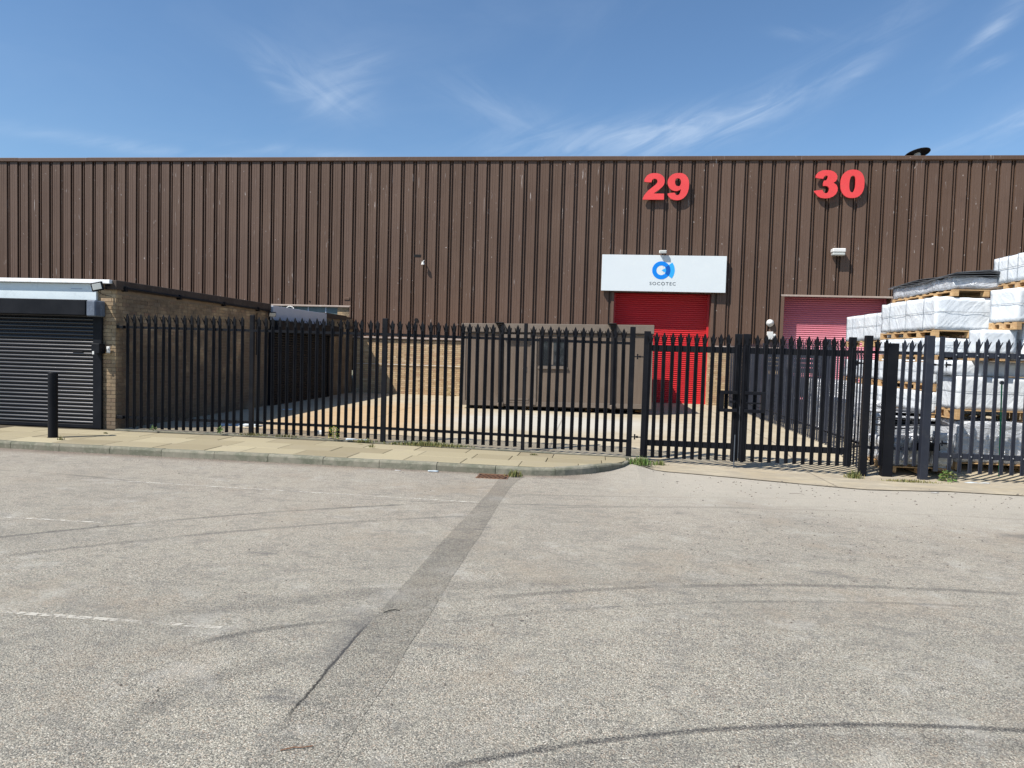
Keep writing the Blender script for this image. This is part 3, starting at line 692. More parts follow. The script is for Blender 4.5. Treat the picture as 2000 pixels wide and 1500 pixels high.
# brick plinth
BY = FY+.03
def spans(z):
    s_ = []
    if z < 2.15: s_ += [(-9.25, D1[0]-.0), (D1[1], D2[0]), (D2[1], 16.5)]
    return s_
m = MB()
for a, b in ((-9.25, D1[0]), (D1[1], D2[0]), (D2[1], 22)): m.box(a+.002, b-.002, BY, BY+.45, 0, 2.26)
m.box(-9.9, -9.42, BY, BY+.3, 2.0, 3.40)
whl('plinth_core', m.mesh('plinth_core', M_mortar))
class Off:      # brick_face places in world metres; shift for the warehouse's own origin
    pass
brick_face(wh, (0, BY-FY, 0), (1, 0, 0), (.06, 2.20), spans, 300, key=lambda b: abs(b[0]+4.0) if b[2] > .1 else 50)
brick_face(wh, (0, BY-FY, 0), (1, 0, 0), (2.96, 3.36), lambda z: [(-9.9, -9.42)], 12, key=lambda b: b[2])
for xj, sgn in ((D1[1], 1), (D2[1], 1)):      # brick reveals seen inside the openings
    m = MB(); z = .06; r = 0
    while z < 2.18:
        for a, b in (((0, .215), (.225, .42)) if r % 2 == 0 else ((0, .1), (.11, .325), (.335, .42))): m.box(-.007, .02, a, b, z, z+.065)
        z += .075; r += 1
    me = m.mesh('reveal_bricks', M_brickm); at = me.attributes.new('tone', 'FLOAT', 'POINT'); at.data.foreach_set('value', [v for _ in range(len(me.vertices)//8) for v in [random.random()]*8])
    whl('reveal_brick', me, (xj, BY, 0), kind='stuff')
m = MB()
m.box(-13.5, -9.9, FY+.06, FY+.10, 2.9, 3.39); whl('strip_window', m.mesh('strip_window', M_green))
m = MB()
for xx in (-13.0, -12.2, -11.1, -10.4): m.cbox(xx, xx+.05, FY+.035, FY+.065, 2.9, 3.385, .004)
whl('window_mullion', m.mesh('window_mullion', M_greyfascia))
# roller doors
def roller_door(x0, x1, top, mt, nm, label):
    d = whl('roller_door', (lambda m: (m.box(x0-.1, x1+.1, .5, .8, .1, top+.2), m.mesh('lining', M_dark))[1])(MB()), (0, FY, 0), label=label)
    for xa in (x0-.01, x1-.07):
        m = MB(); m.cbox(xa, xa+.08, .36, .42, .06, top+.1, .004); link('door_guide', m.mesh('door_guide', mt), d)
    P = .0762; n = int((top+.1-.16)/P)
    prof_ = [(.020, .0), (.004, .006), (-.006, .018), (-.009, .033), (-.006, .048), (.004, .060), (.016, .066), (.020, .0762)]
    m = MB(); m.sweep(prof_, x0+.05, x1-.05); me = m.mesh(nm+'_slat', mt, smooth=True)
    for i in range(n): link('slat', me, d, (0, .43, .17+i*P))
    m = MB(); m.cbox(x0+.04, x1-.04, .405, .455, .105, .17, .005); link('bottom_rail', m.mesh('bottom_rail', mt), d)
    return d
roller_door(D1[0], D1[1], D1[2], M_shut_red, 'red', 'bright red corrugated roller shutter')
roller_door(D2[0], D2[1], D2[2], M_shut_pink, 'pink', 'faded pink corrugated roller shutter')
# steel reveals of the upper openings
for xa in (D1[0], D1[1], D2[0], D2[1]):
    m = MB(); s_ = -1 if xa in (D1[0], D2[0]) else 1
    m.box(min(xa+s_*.001, xa+s_*.02), max(xa+s_*.001, xa+s_*.02), FY-.04, FY+.45, 2.19, 4.18); whl('reveal_lining', m.mesh('reveal_lining', M_clad))
m = MB(); m.cyl((-6.766, FY-.075, 2.93), (-6.766, FY+.02, 2.93), .075, 16); whl('flue_hole', m.mesh('flue_hole', M_dark))
m = MB(); m.cbox(-6.93, -6.64, FY-.052, FY-.02, 5.295, 5.40, .004); whl('air_slot', m.mesh('air_slot', M_dark))
m = MB(); m.cbox(-9.62, -9.40, FY-.075, FY-.04, 3.64, 3.74, .006); m.cbox(-9.58, -9.44, FY-.080, FY-.074, 3.68, 3.70, .002); whl('vent_plate', m.mesh('vent_plate', M_clad))
m = MB(); m.cyl((-10.99, FY-.06, 3.55), (-10.99, FY, 3.55), .03, 10); whl('pipe_end', m.mesh('pipe_end', M_dark))
m = MB(); m.cyl((-9.2, FY-.012, 1.225), (D1[0], FY-.012, 1.225), .009, 6); whl('white_cable', m.mesh('white_cable', M_pvc))
# bent white overflow pipe above the side shutter
m = MB(); prev = None
for i in range(9):
    a = math.pi*i/8; p = (-11.75-.17*math.cos(a), FY-.1, 3.17+.17*math.sin(a))
    if prev: m.cyl(prev, p, .022, 8)
    prev = p
whl('overflow_pipe', m.mesh('overflow_pipe', M_pvc, True))

# numbers on the wall
TWO = [(1.511, 7.453), (1.522, 7.514), (1.56, 7.602), (1.622, 7.689), (1.695, 7.777), (1.791, 7.854), (1.896, 7.942), (1.97, 8.008), (2.011, 8.062), (2.018, 8.117), (1.996, 8.171), (1.952, 8.199), (1.903, 8.204), (1.854, 8.188), (1.823, 8.149), (1.804, 8.073), (1.652, 8.078), (1.542, 8.094), (1.555, 8.171), (1.591, 8.247), (1.653, 8.324), (1.749, 8.379), (1.857, 8.398), (1.988, 8.395), (2.098, 8.368), (2.187, 8.308), (2.244, 8.237), (2.271, 8.15), (2.27, 8.063), (2.243, 7.975), (2.18, 7.899), (2.096, 7.822), (1.991, 7.745), (1.938, 7.707), (1.901, 7.674), (2.265, 7.67), (2.268, 7.457)]
NINE = [(2.39, 7.676), (2.397, 7.626), (2.432, 7.561), (2.499, 7.496), (2.599, 7.453), (2.729, 7.437), (2.847, 7.454), (2.953, 7.509), (3.036, 7.596), (3.096, 7.716), (3.128, 7.857), (3.136, 8.01), (3.117, 8.14), (3.069, 8.249), (2.996, 8.335), (2.897, 8.39), (2.789, 8.404), (2.649, 8.395), (2.531, 8.352), (2.437, 8.27), (2.387, 8.172), (2.374, 8.074), (2.395, 7.965), (2.441, 7.878), (2.52, 7.807), (2.619, 7.769), (2.716, 7.764), (2.791, 7.791), (2.854, 7.83), (2.837, 7.726), (2.807, 7.65), (2.765, 7.622), (2.722, 7.617), (2.678, 7.633), (2.655, 7.682), (2.632, 7.704), (2.513, 7.698)]
NINEH = [(2.736, 8.221), (2.791, 8.205), (2.836, 8.151), (2.85, 8.074), (2.837, 7.998), (2.801, 7.938), (2.748, 7.933), (2.682, 7.954), (2.644, 8.02), (2.633, 8.096), (2.647, 8.167), (2.683, 8.21)]
THREE = [(7.445, 7.783), (7.573, 7.807), (7.717, 7.821), (7.735, 7.773), (7.773, 7.725), (7.826, 7.701), (7.877, 7.71), (7.921, 7.753), (7.944, 7.816), (7.931, 7.88), (7.887, 7.939), (7.814, 7.96), (7.721, 7.956), (7.741, 8.071), (7.759, 8.141), (7.815, 8.146), (7.855, 8.178), (7.875, 8.231), (7.872, 8.295), (7.838, 8.318), (7.787, 8.311), (7.747, 8.273), (7.725, 8.204), (7.585, 8.215), (7.46, 8.241), (7.491, 8.348), (7.564, 8.438), (7.675, 8.491), (7.809, 8.504), (7.953, 8.496), (8.068, 8.454), (8.154, 8.38), (8.194, 8.295), (8.193, 8.21), (8.156, 8.125), (8.076, 8.067), (8.14, 8.024), (8.189, 7.977), (8.224, 7.892), (8.223, 7.785), (8.177, 7.679), (8.089, 7.594), (7.957, 7.54), (7.814, 7.523), (7.668, 7.544), (7.562, 7.602), (7.485, 7.698)]
ZERO = [(9.11, 8.031), (9.102, 7.895), (9.077, 7.79), (9.036, 7.703), (8.98, 7.633), (8.909, 7.582), (8.825, 7.551), (8.714, 7.54), (8.603, 7.55), (8.519, 7.581), (8.448, 7.631), (8.392, 7.701), (8.35, 7.788), (8.325, 7.893), (8.317, 8.03), (8.325, 8.167), (8.35, 8.271), (8.392, 8.358), (8.448, 8.428), (8.519, 8.479), (8.603, 8.51), (8.714, 8.521), (8.824, 8.51), (8.909, 8.479), (8.979, 8.428), (9.035, 8.359), (9.076, 8.272), (9.101, 8.168)]
ZEROH = [(8.816, 8.025), (8.811, 7.918), (8.797, 7.84), (8.776, 7.782), (8.747, 7.746), (8.708, 7.734), (8.67, 7.746), (8.642, 7.782), (8.621, 7.84), (8.609, 7.918), (8.606, 8.025), (8.611, 8.132), (8.625, 8.211), (8.646, 8.268), (8.675, 8.304), (8.714, 8.316), (8.753, 8.304), (8.78, 8.268), (8.801, 8.211), (8.813, 8.133)]
num = thing('unit_number', 'large red raised numerals 29 high on the brown cladding above the red door', 'number sign', (2.32, 26.4, 7.45))
def digit(parent, nm, polys, base):
    me = curve_mesh([[(x-base[0], z-base[2]) for x, z in pl] for pl in polys], .03, M_red, nm)
    link(nm, me, parent, (0, -.075, 0), UPR)
digit(num, 'numeral_two', [TWO], (2.32, 0, 7.45)); digit(num, 'numeral_nine', [NINE, NINEH], (2.32, 0, 7.45))
num = thing('unit_number', 'large red raised numerals 30 high on the brown cladding above the pink door', 'number sign', (8.28, 26.4, 7.53))
digit(num, 'numeral_three', [THREE], (8.28, 0, 7.53)); digit(num, 'numeral_zero', [ZERO, ZEROH], (8.28, 0, 7.53))

# company sign
sg = thing('company_sign', 'wide white board with a blue ring logo above the red roller door', 'sign', (0, 26.25, 4.16))
m = MB(); m.cbox(.138, 2.345, 0, .13, .0, 1.305, .006); m.cbox(2.348, 4.552, 0, .13, .0, 1.300, .006); link('board', m.mesh('sign_board', M_sign), sg)
m = MB(); m.box(.3, 4.4, .132, .21, .1, .25); m.box(.3, 4.4, .132, .21, 1.0, 1.15); link('fixing_rail', m.mesh('fixing_rail', M_dark), sg)
U = .018885/16.667          # metres per unit of the drawing
LX, LZ = 2.266, .765
def arc(r, a0, a1, n, cx=0, cz=0): return [(cx+r*math.cos(a0+(a1-a0)*i/n), cz+r*math.sin(a0+(a1-a0)*i/n)) for i in range(n+1)]
R1, R0, R2 = 285*U, 152*U, 420*U; w = math.radians(37)
def logo(nm, polys, mt, y): link(nm, curve_mesh(polys, .0012, mt, nm), sg, (LX, y, LZ), UPR)
logo('logo_ring', [arc(R1, 0, 2*math.pi, 48)[:-1], arc(R0, 0, 2*math.pi, 36)[:-1]], M_blue1, -.003)
logo('logo_overlap', [arc(R1+.0005, -w, w, 14)+arc(R0-.0005, w, -w, 10)], M_blue2, -.0065)
logo('logo_fan', [arc(R2, -w, w, 14)+arc(R1+.001, w, -w, 12)], M_blue3, -.003)
logo('logo_wedge', [[(8*U, 0)]+arc(R0-.0008, -math.radians(30), math.radians(30), 6)], M_blue3, -.003)
fc = bpy.data.curves.new('lettering', 'FONT'); fc.body = 'SOCOTEC'; fc.size = .163; fc.space_character = 1.22; fc.extrude = .001; fc.offset = .0004; fc.align_x = 'CENTER'
fo = bpy.data.objects.new('lettering', fc); COL.objects.link(fo); bpy.context.view_layer.update()
tm = bpy.data.meshes.new_from_object(fo.evaluated_get(bpy.context.evaluated_depsgraph_get()))
bpy.data.objects.remove(fo)
xs_ = [v.co.x for v in tm.vertices]; wd = max(xs_)-min(xs_); c0 = (max(xs_)+min(xs_))/2
for v in tm.vertices: v.co.x = (v.co.x-c0)*.925/wd
tm.materials.clear(); tm.materials.append(M_text)
link('lettering', tm, sg, (2.33, -.003, .232), UPR)

# lights and small fittings on the facade
fl = thing('floodlight', 'small pale floodlight peeping over the top edge of the white sign', 'light', (2.29, 26.2, 5.47))
m = MB(); m.cbox(-.13, .13, -.10, .02, .05, .155, .012); link('housing', m.mesh('light_housing', M_pvc), fl)
m = MB(); m.cbox(-.11, .11, -.112, -.101, .06, .14, .003); link('lens', m.mesh('light_lens', M_glass_lens), fl)
m = MB(); m.box(-.02, .02, .02, .26, .07, .10); link('bracket', m.mesh('light_bracket', M_galv), fl)
bl = thing('bulkhead_light', 'boxy cream bulkhead light on the cladding above the pink door', 'light', (8.35, 26.44, 5.66))
m = MB(); m.cbox(-.22, .22, -.28, 0, -.02, .12, .025); link('hood', m.mesh('hood', M_pvc), bl)
m = MB(); m.cbox(-.21, .21, -.27, -.02, -.13, -.022, .03); link('diffuser', m.mesh('diffuser', M_glass_lens), bl)
cm = thing('security_camera', 'tiny white dome camera on a bracket on the bare cladding left of the sign', 'camera', (-6.52, 26.43, 5.05))
m = MB(); m.cyl((0, -.16, -.05), (0, -.16, .04), .065, 12, .045); m.cyl((0, -.16, .045), (0, -.16, .06), .05, 12); link('dome', m.mesh('dome', M_pvc, False), cm)
m = MB(); m.cyl((0, -.16, .06), (0, 0, .12), .02, 8); link('bracket', m.mesh('cam_bracket', M_pvc), cm)
sr = thing('alarm_dome', 'round white alarm dome on the cladding between the two roller doors', 'alarm', (6.18, 26.44, 3.13))
m = MB()
for k in range(5):
    a, b = k*math.pi/10, (k+1)*math.pi/10
    m.cyl((0, -.14*math.sin(a), 0), (0, -.14*math.sin(b)-.001, 0), .135*math.cos(a), 20, max(.012, .135*math.cos(b)))
link('cover', m.mesh('alarm_cover', M_pvc, True), sr)
sr = thing('junction_box', 'white junction box with a knob just under the round alarm dome', 'junction box', (6.2, 26.44, 2.68))
m = MB(); m.cbox(-.12, .08, -.12, 0, -.14, .14, .01); link('box', m.mesh('jbox', M_pvc), sr)
m = MB(); m.cyl((.12, -.10, .0), (.12, 0, 0), .07, 14); link('knob', m.mesh('knob', M_pvc, True), sr)
cw = thing('roof_cowl', 'dark tilted saucer-shaped vent cowl on the roof edge', 'roof vent', (11.05, 26.95, RZ))
m = MB(); T = Matrix.Translation((0, 0, .24)) @ Matrix.Rotation(math.radians(-9), 4, 'Y') @ Matrix.Rotation(math.radians(-13), 4, 'X')
m.cyl((0, 0, -.03), (0, 0, .07), .42, 28, .12, M=T); m.cyl((0, 0, -.045), (0, 0, -.03), .42, 28, M=T); link('cap', m.mesh('cap', M_cabdark), cw)
m = MB(); m.cyl((0, 0, 0), (0, 0, .26), .15, 16, .1); link('stub', m.mesh('stub', M_pvc), cw)

# ------------------------------------------------------------------ low flat-roofed brick annexe on the left
BX, BF = -9.25, 12.86
an = thing('brick_annexe', 'low flat-roofed buff brick building at the left with a black shutter in front', 'building', (BX, BF, 0))
def anl(name, me, loc=(0, 0, 0), **kw): return link(name, me, an, (loc[0]-BX, loc[1]-BF, loc[2]), **kw)
m = MB()
m.box(-9.62, BX-.006, BF+.006, BF+.34, 0, 2.93)                      # front pier core
m.box(BX-.34, BX-.006, BF+.341, 19.34, 0, 2.93); m.box(BX-.34, BX-.006, 23.84, FY-.08, 0, 2.9)
m.box(BX-.34, BX-.006, 19.34, 23.84, 2.3, 2.55)
m.box(-30, -13.6, BF+.006, BF+.34, 0, 2.93)
m.box(-30, -29.7, BF+.35, FY-.1, 0, 2.9)
anl('wall_core', m.mesh('wall_core', M_mortar))
m = MB(); m.box(-30, BX-.02, BF+.05, FY-.07, 2.86, 2.96); anl('roof', m.mesh('annexe_roof', M_coping))
# front pier bricks and flank bricks
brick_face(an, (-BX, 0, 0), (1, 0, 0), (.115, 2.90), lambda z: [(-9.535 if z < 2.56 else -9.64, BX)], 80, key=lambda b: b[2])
def flank(z):
    s_ = [(BF+.0, 19.34)]
    if z < 2.9: s_.append((23.84, FY-.08))
    return s_
# along +Y, bricks facing +X: unit vector (0,-1) keeps the inside on the left
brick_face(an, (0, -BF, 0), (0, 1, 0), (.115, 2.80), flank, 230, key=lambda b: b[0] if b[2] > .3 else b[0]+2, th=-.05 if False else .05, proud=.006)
# coping bands
def coping(y0, y1, z0, z1):
    m = MB(); m.cbox(BX-.2, BX+.055, y0, y1, z0, z1, .008); anl('coping', m.mesh('coping', M_coping))
y = 12.80
while y < 19.40: coping(y, min(y+1.65, 19.42)-.004, 2.82, 3.0); y += 1.65
coping(23.52, 25.6, 2.82, 2.99); coping(25.604, 26.4, 2.50, 2.62)
# front trim and fascia
m = MB(); m.cbox(-30, BX-.035, BF-.14, BF+.10, 2.925, 3.0, .006); anl('roof_trim', m.mesh('roof_trim', M_whitetrim))
m = MB(); m.cbox(-30, -9.62, BF-.055, BF+.03, 2.605, 2.92, .006); anl('fascia_board', m.mesh('fascia_board', M_whitefascia))
m = MB(); m.cbox(-10.15, -9.92, BF-.062, BF-.056, 2.815, 2.83, .002); anl('fascia_scratch', m.mesh('fascia_scratch', M_greyfascia))
# front roller shutter: housing, end cap, guides, slats
m = MB(); m.cbox(-13.6, -9.66, BF-.30, BF-.0, 2.30, 2.598, .012); anl('shutter_housing', m.mesh('shutter_housing', M_box_black))
m = MB(); m.cbox(-9.655, -9.46, BF-.295, BF-.004, 2.285, 2.592, .02); anl('end_cap', m.mesh('end_cap', M_endcap))
fs = anl('roller_door', (lambda m: (m.box(-13.6-BX, -9.66-BX, -.02, .02, .1, 2.3), m.mesh('lining', M_dark))[1])(MB()), (BX, BF, 0), label='black slatted roller shutter with worn lower slats')
for xa in (-9.685, -13.6):
    m = MB(); m.cbox(xa-BX, xa+.185-BX, -.065, -.021, .11, 2.298, .006); link('shutter_guide', m.mesh('shutter_guide', M_box_black), fs)
prof_ = [(.016, .0), (.003, .008), (-.007, .020), (-.010, .034), (-.008, .048), (.002, .060), (.014, .066), (.016, .0745)]
m = MB(); m.sweep(prof_, -13.43-BX, -9.67-BX); sm_ = m.mesh('black_slat', M_shut_black, smooth=True)
for i in range(29): link('slat', sm_, fs, (0, -.044, .185+i*.0745))
m = MB(); m.cbox(-13.5-BX, -9.67-BX, -.062, -.024, .115, .185, .006); link('bottom_rail', m.mesh('bottom_rail', M_box_black), fs)
m = MB(); m.cbox(-10.13-BX, -9.90-BX, -.062, -.050, 1.595, 1.615, .003); link('latch_slot', m.mesh('latch_slot', M_dark), fs)
# side roller shutter
m = MB(); m.cbox(BX+.004, BX+.10, 19.43, 23.50, 2.545, 2.955, .006); anl('side_fascia_board', m.mesh('side_fascia', M_greyfascia))
m = MB(); m.cbox(BX+.004, BX+.36, 19.42, 24.45, 2.20, 2.54, .012); anl('side_shutter_housing', m.mesh('side_housing', M_box_black))
ss = anl('roller_door', (lambda m: (m.box(-.3, -.02, 6.5, 10.96, .05, 2.29), m.mesh('side_lining', M_dark))[1])(MB()), (BX, BF, 0), label='black slatted roller shutter in the shaded flank wall')
for ya in (6.48, 10.84):
    m = MB(); m.cbox(0, .12, ya, ya+.13, .1, 2.2, .006); link('shutter_guide', m.mesh('side_guide', M_box_black), ss)
m = MB(); m.add([(y_*-1+.08, x_, z_) for x_ in (6.55, 10.88) for y_, z_ in prof_], [(i, i+8, i+9, i+1) for i in range(7)]); sm2 = m.mesh('side_slat', M_shut_matt, smooth=True)
for i in range(28): link('slat', sm2, ss, (0, 0, .175+i*.0745))
m = MB(); m.cbox(.05, .10, 6.55, 10.88, .10, .175, .006); link('bottom_rail', m.mesh('side_bottom', M_box_black), ss)
# conduit under the coping with clips, floodlights, keypad
m = MB(); m.cyl((BX+.07, 13.0, 2.86), (BX+.07, 19.3, 2.79), .022, 8); anl('conduit', m.mesh('conduit', M_black))
for yy in (13.05, 14.9, 16.8, 18.6):
    m = MB(); m.cbox(BX+.0, BX+.10, yy-.04, yy+.04, 2.80-.009*(yy-13), 2.90-.009*(yy-13), .008); anl('conduit_clip', m.mesh('clip', M_black))
m = MB(); m.cyl((BX+.05, 18.55, 2.7), (BX+.05, 18.55, 1.55), .014, 6); anl('drop_cable', m.mesh('drop_cable', M_black))
fl = thing('floodlight', 'square floodlight tilted on its bracket at the front corner of the brick building', 'light', (-9.52, 12.78, 2.86))
T = Matrix.Rotation(math.radians(16), 4, 'Z') @ Matrix.Rotation(math.radians(-14), 4, 'Y')
m = MB(); m.cbox(-.105, .105, -.16, -.115, -.085, .08, .008, T); link('housing', m.mesh('fl_housing', M_black), fl)
m = MB(); m.cbox(-.080, .080, -.166, -.161, -.060, .055, .002, T); link('lens', m.mesh('fl_lens', M_glass_lens), fl)
m = MB(); m.cyl((0, -.12, .0), (.12, -.02, -.02), .012, 6); m.cyl((.12, -.02, -.02), (.12, .08, -.02), .012, 6); m.cyl((0, -.12, -.06), (.09, -.05, -.15), .006, 6); m.cyl((.09, -.05, -.15), (.2, .05, -.17), .006, 6); link('bracket', m.mesh('fl_bracket', M_black), fl)
m = MB(); m.cbox(.10, .2, .0, .07, .02, .05, .004); link('sensor', m.mesh('fl_sensor', M_black), fl)
fl = thing('floodlight', 'small floodlight at the far end of the dark coping beside the side shutter', 'light', (BX+.06, 19.35, 2.78))
T = Matrix.Rotation(math.radians(40), 4, 'Z') @ Matrix.Rotation(math.radians(25), 4, 'X')
m = MB(); m.cbox(-.1, .1, -.22, -.17, -.07, .07, .008, T); link('housing', m.mesh('fl2_housing', M_black), fl)
m = MB(); m.cbox(-.085, .085, -.227, -.221, -.055, .055, .002, T); link('lens', m.mesh('fl2_lens', M_glass_lens), fl)
m = MB(); m.cyl((0, -.15, 0), (-.02, 0, .02), .014, 6); link('bracket', m.mesh('fl2_bracket', M_black), fl)
kp = thing('shutter_control', 'black control box with a white key switch on the brick pier beside the shutter', 'switch box', (-9.50, 12.82, 1.66))
m = MB(); m.cbox(-.11, .06, -.17, 0, -.08, .11, .008); link('box', m.mesh('kp_box', M_box_black), kp)
m = MB(); m.cbox(-.08, -.04, -.182, -.171, -.10, -.04, .003); link('key', m.mesh('kp_key', M_pvc), kp)
m = MB(); m.cbox(.10, .17, -.03, .0, -.07, .06, .006); m.cyl((.135, -.045, .02), (.135, -.03, .02), .018, 10); m.cyl((.135, -.045, -.035), (.135, -.03, -.035), .018, 10); link('switch_plate', m.mesh('kp_plate', M_pvc), kp)

bo = MB(); bo.cyl((0, 0, 0), (0, 0, 1.14), .077, 24); bo.cyl((0, 0, 1.141), (0, 0, 1.148), .077, 24, .071)
bo.cyl((0, 0, -.01), (0, 0, .012), .088, 24)
solid('bollard', bo.mesh('bollard', M_black), 'plain black steel bollard on the pavement in front of the black shutter', 'bollard', (-9.37, 11.39, .105))

# ------------------------------------------------------------------ palisade fencing
def pale_mesh(H, mt, nm, w=.034):
    m = MB(); t = .004; sh = H-.17
    P_ = [(-w, .010), (-w*.62, -.002), (-w*.2, .004), (0, -.010), (w*.2, .004), (w*.62, -.002), (w, .010)]
    n = len(P_)
    vs = [(x, y, z) for z in (0, sh) for x, y in P_]+[(x, y+t, z) for z in (0, sh) for x, y in P_]
    fs = []
    for o in (0, 2*n):
        fs += [(o+i, o+i+1, o+n+i+1, o+n+i) for i in range(n-1)]
    fs += [(0, 2*n, 3*n, n), (n-1, 2*n-1, 4*n-1, 3*n-1)]
    m.add(vs, fs)
    def spike(pts, th=.004, dy=.012):     # pts (x,y,z) planar outline
        k = len(pts); vs = pts+[(x, y+th, z) for x, y, z in pts]
        m.add(vs, [tuple(range(k)), tuple(range(2*k-1, k-1, -1))]+[(i, (i+1) % k, (i+1) % k+k, i+k) for i in range(k)])
    spike([(-w*.7, -.004, sh-.02), (w*.7, -.004, sh-.02), (w*.95, -.004, H-.085), (w*.62, -.004, H-.045), (0, -.004, H), (-w*.62, -.004, H-.045), (-w*.95, -.004, H-.085)])
    for s_ in (-1, 1):
        spike([(s_*w*.4, .002, sh-.03), (s_*w*1.05, .006, sh-.01), (s_*w*1.4, -.012, H-.11), (s_*w*1.7, -.040, H-.055), (s_*w*1.2, -.034, H-.070), (s_*w*.6, -.01, H-.13)])
    return m.mesh(nm, mt)
def pale(parent, me, x, y, z, rz=0, lean=0):
    return link('pale', me, parent, (x, y, z), (random.uniform(-.004, .004), lean+random.gauss(0, .005), rz+random.uniform(-.05, .05)))
def post_mesh(H, w, d, mt, nm, point=0):     # box section (or the I-section seen end on) with cap
    m = MB(); m.cbox(-w/2, w/2, -d/2, d/2, -.1, H, .006)
    return m.mesh(nm, mt)
def rail(parent, x0, x1, y, z0, z1, h, mt, th=.045, x_as_y=False):
    L = x1-x0; m = MB(); a = math.atan2(z1-z0, L)
    m.box(0, math.hypot(L, z1-z0), 0, .006, -h/2, h/2); m.box(0, math.hypot(L, z1-z0), .006, th, h/2-.006, h/2)
    if x_as_y: return link('rail', m.mesh('rail', mt), parent, (y, x0, z0), (0, -a, math.pi/2))
    return link('rail', m.mesh('rail', mt), parent, (x0, y, z0), (0, -a, 0))

FNY = 12.92
fe = thing('palisade_fence', 'black steel palisade fence along the back of the pavement up to the gates', 'fence', (0, FNY, 0))
pm = pale_mesh(2.235, M_black, 'black_pale')
posts = [(-6.51, 2.32, .085), (-3.905, 2.31, .095), (-1.265, 2.33, .062), (.66, 2.33, .095)]
def ftop(x): return 2.372-.05*sm(-5, 1, x)
for px, H, w in posts:
    link('post', post_mesh(ftop(px)+.03-z_fence(px)+.0, w, .06 if w > .07 else .1, M_black, 'fence_post'), fe, (px, .03, z_fence(px)))
bays = [(-9.24, -6.51), (-6.51, -3.905), (-3.905, -1.265), (-1.265, .66)]
for a, b in bays:
    n = 17 if b-a > 2.2 else 12; st = (b-a-.0)/(n+.9) if a > -9 else (b-a-.10)/(n+.9)
    x0 = a if a > -9 else a+.05
    for i in range(n): 
        x = x0+st*(i+.95); pale(fe, pm, x, -.012, ftop(x)-2.235)
    for z in (2.105, .345):
        za, zb = z+ftop(a)-2.372+(.0 if z > 1 else -.0), z+ftop(b)-2.372
        rail(fe, a+(.01 if a < -9 else .03), b-.03, .002, za, zb, .048, M_black)
for z in (2.105, .345):
    m = MB(); m.cbox(-9.245, -9.11, -.05, .05, z-.03, z+.03, .004); link('wall_bracket', m.mesh('wall_bracket', M_black), fe)
m = MB()
for z in (1.99, .25):
    for dx in (.61, ): pass

def gate_leaf(x0, x1, xstl, H, name, label, mt, npale, yb, zb, sw=.12, swr=.06, rails=(1.93, .235), pitch=None, loc=None, group=None):
    g_ = thing(name, label, 'gate', (x0, yb, zb), group=group)
    W_ = x1-x0
    for (xa, wd, hh) in ((0, sw, H-.01), (W_-swr, swr, H-.02)):
        m = MB(); m.cbox(xa, xa+wd, -.03, .03, .03, hh, .005); link('stile', m.mesh('stile', mt), g_)
    for z in rails:
        m = MB(); m.cbox(sw if sw else 0, W_-swr, -.02, .03, z, z+.105, .004); link('rail', m.mesh('gate_rail', mt), g_)
    return g_
pmg = pale_mesh(2.24, M_black, 'gate_pale')
GY = 12.90; GZ = .0
gl = gate_leaf(.86, 2.56, 0, 2.29, 'gate', 'left black palisade leaf of the double gate, in front of the cabin end', M_black, 10, GY, GZ, .115, .125)
gr = gate_leaf(2.575, 4.47, 0, 2.285, 'gate', 'right black palisade leaf of the double gate, in front of the pink door', M_black, 11, GY, GZ, .125, .12)
for g_, W_, n, o1, o2 in ((gl, 1.70, 10, .115, .125), (gr, 1.895, 11, .125, .12)):
    st = (W_-o1-o2)/(n+.55)
    for i in range(n): pale(g_, pmg, o1+st*(i+.75), -.045, .03)
for g_, xx in ((gl, 1.62), (gr, .055), (gl, .09), (gr, 1.84)): pale(g_, pmg, xx, -.05, .02)
# lock boxes: open steel frames either side of the meeting stiles
for g_, xa, xb in ((gl, 1.34, 1.64), (gr, .05, .40)):
    m = MB()
    z0, z1, t_ = .90, 1.27, .055
    m.cbox(xa, xb, -.115, -.055, z0, z0+t_, .004); m.cbox(xa, xb, -.115, -.055, z1-t_, z1, .004)
    if g_ is gl: m.cbox(xa, xa+.07, -.118, -.052, z0+.001, z1-.001, .004); m.cbox(xb-.13, xb-.03, -.10, -.06, 1.06, 1.10, .004)
    else: m.cbox(xb-.07, xb, -.118, -.052, z0+.001, z1-.001, .004); m.cbox(xa+.03, xb-.08, -.10, -.06, 1.055, 1.08, .003)
    link('lock_frame', m.mesh('lock_frame', M_black), g_)
m = MB(); m.cbox(1.585, 1.61, -.08, -.056, 1.06, 1.10, .003); link('bolt_end', m.mesh('bolt_end', M_galv), gl)
m = MB(); m.cyl((1.63, -.07, -.10), (1.63, -.07, .5), .011, 8); m.cyl((1.70, -.036, .08), (1.70, -.036, 1.0), .006, 6); link('drop_bolt', m.mesh('drop_bolt', M_galv), gl)
m = MB(); m.cbox(1.60, 1.69, -.06, -.03, 2.24, 2.255, .003, Matrix.Rotation(0, 4, 'Y')); link('top_strip', m.mesh('top_strip', M_bolt), gl, (.62, 0, -.55), (0, math.radians(-30), 0)) if False else None
def hinge(g_, x, z, L=.16):
    m = MB(); m.cyl((x-L/2, -.0, z), (x+L/2, 0, z), .010, 8); m.cyl((x-.03, 0, z-.045), (x-.03, 0, z+.05), .013, 8); m.cbox(x-.01, x+.03, -.03, .03, z-.015, z+.02, .003)
    link('hinge', m.mesh('hinge', M_black), g_)
for z in (1.82, .38): hinge(gl, -.075, z); hinge(gr, 1.895+.06, z)
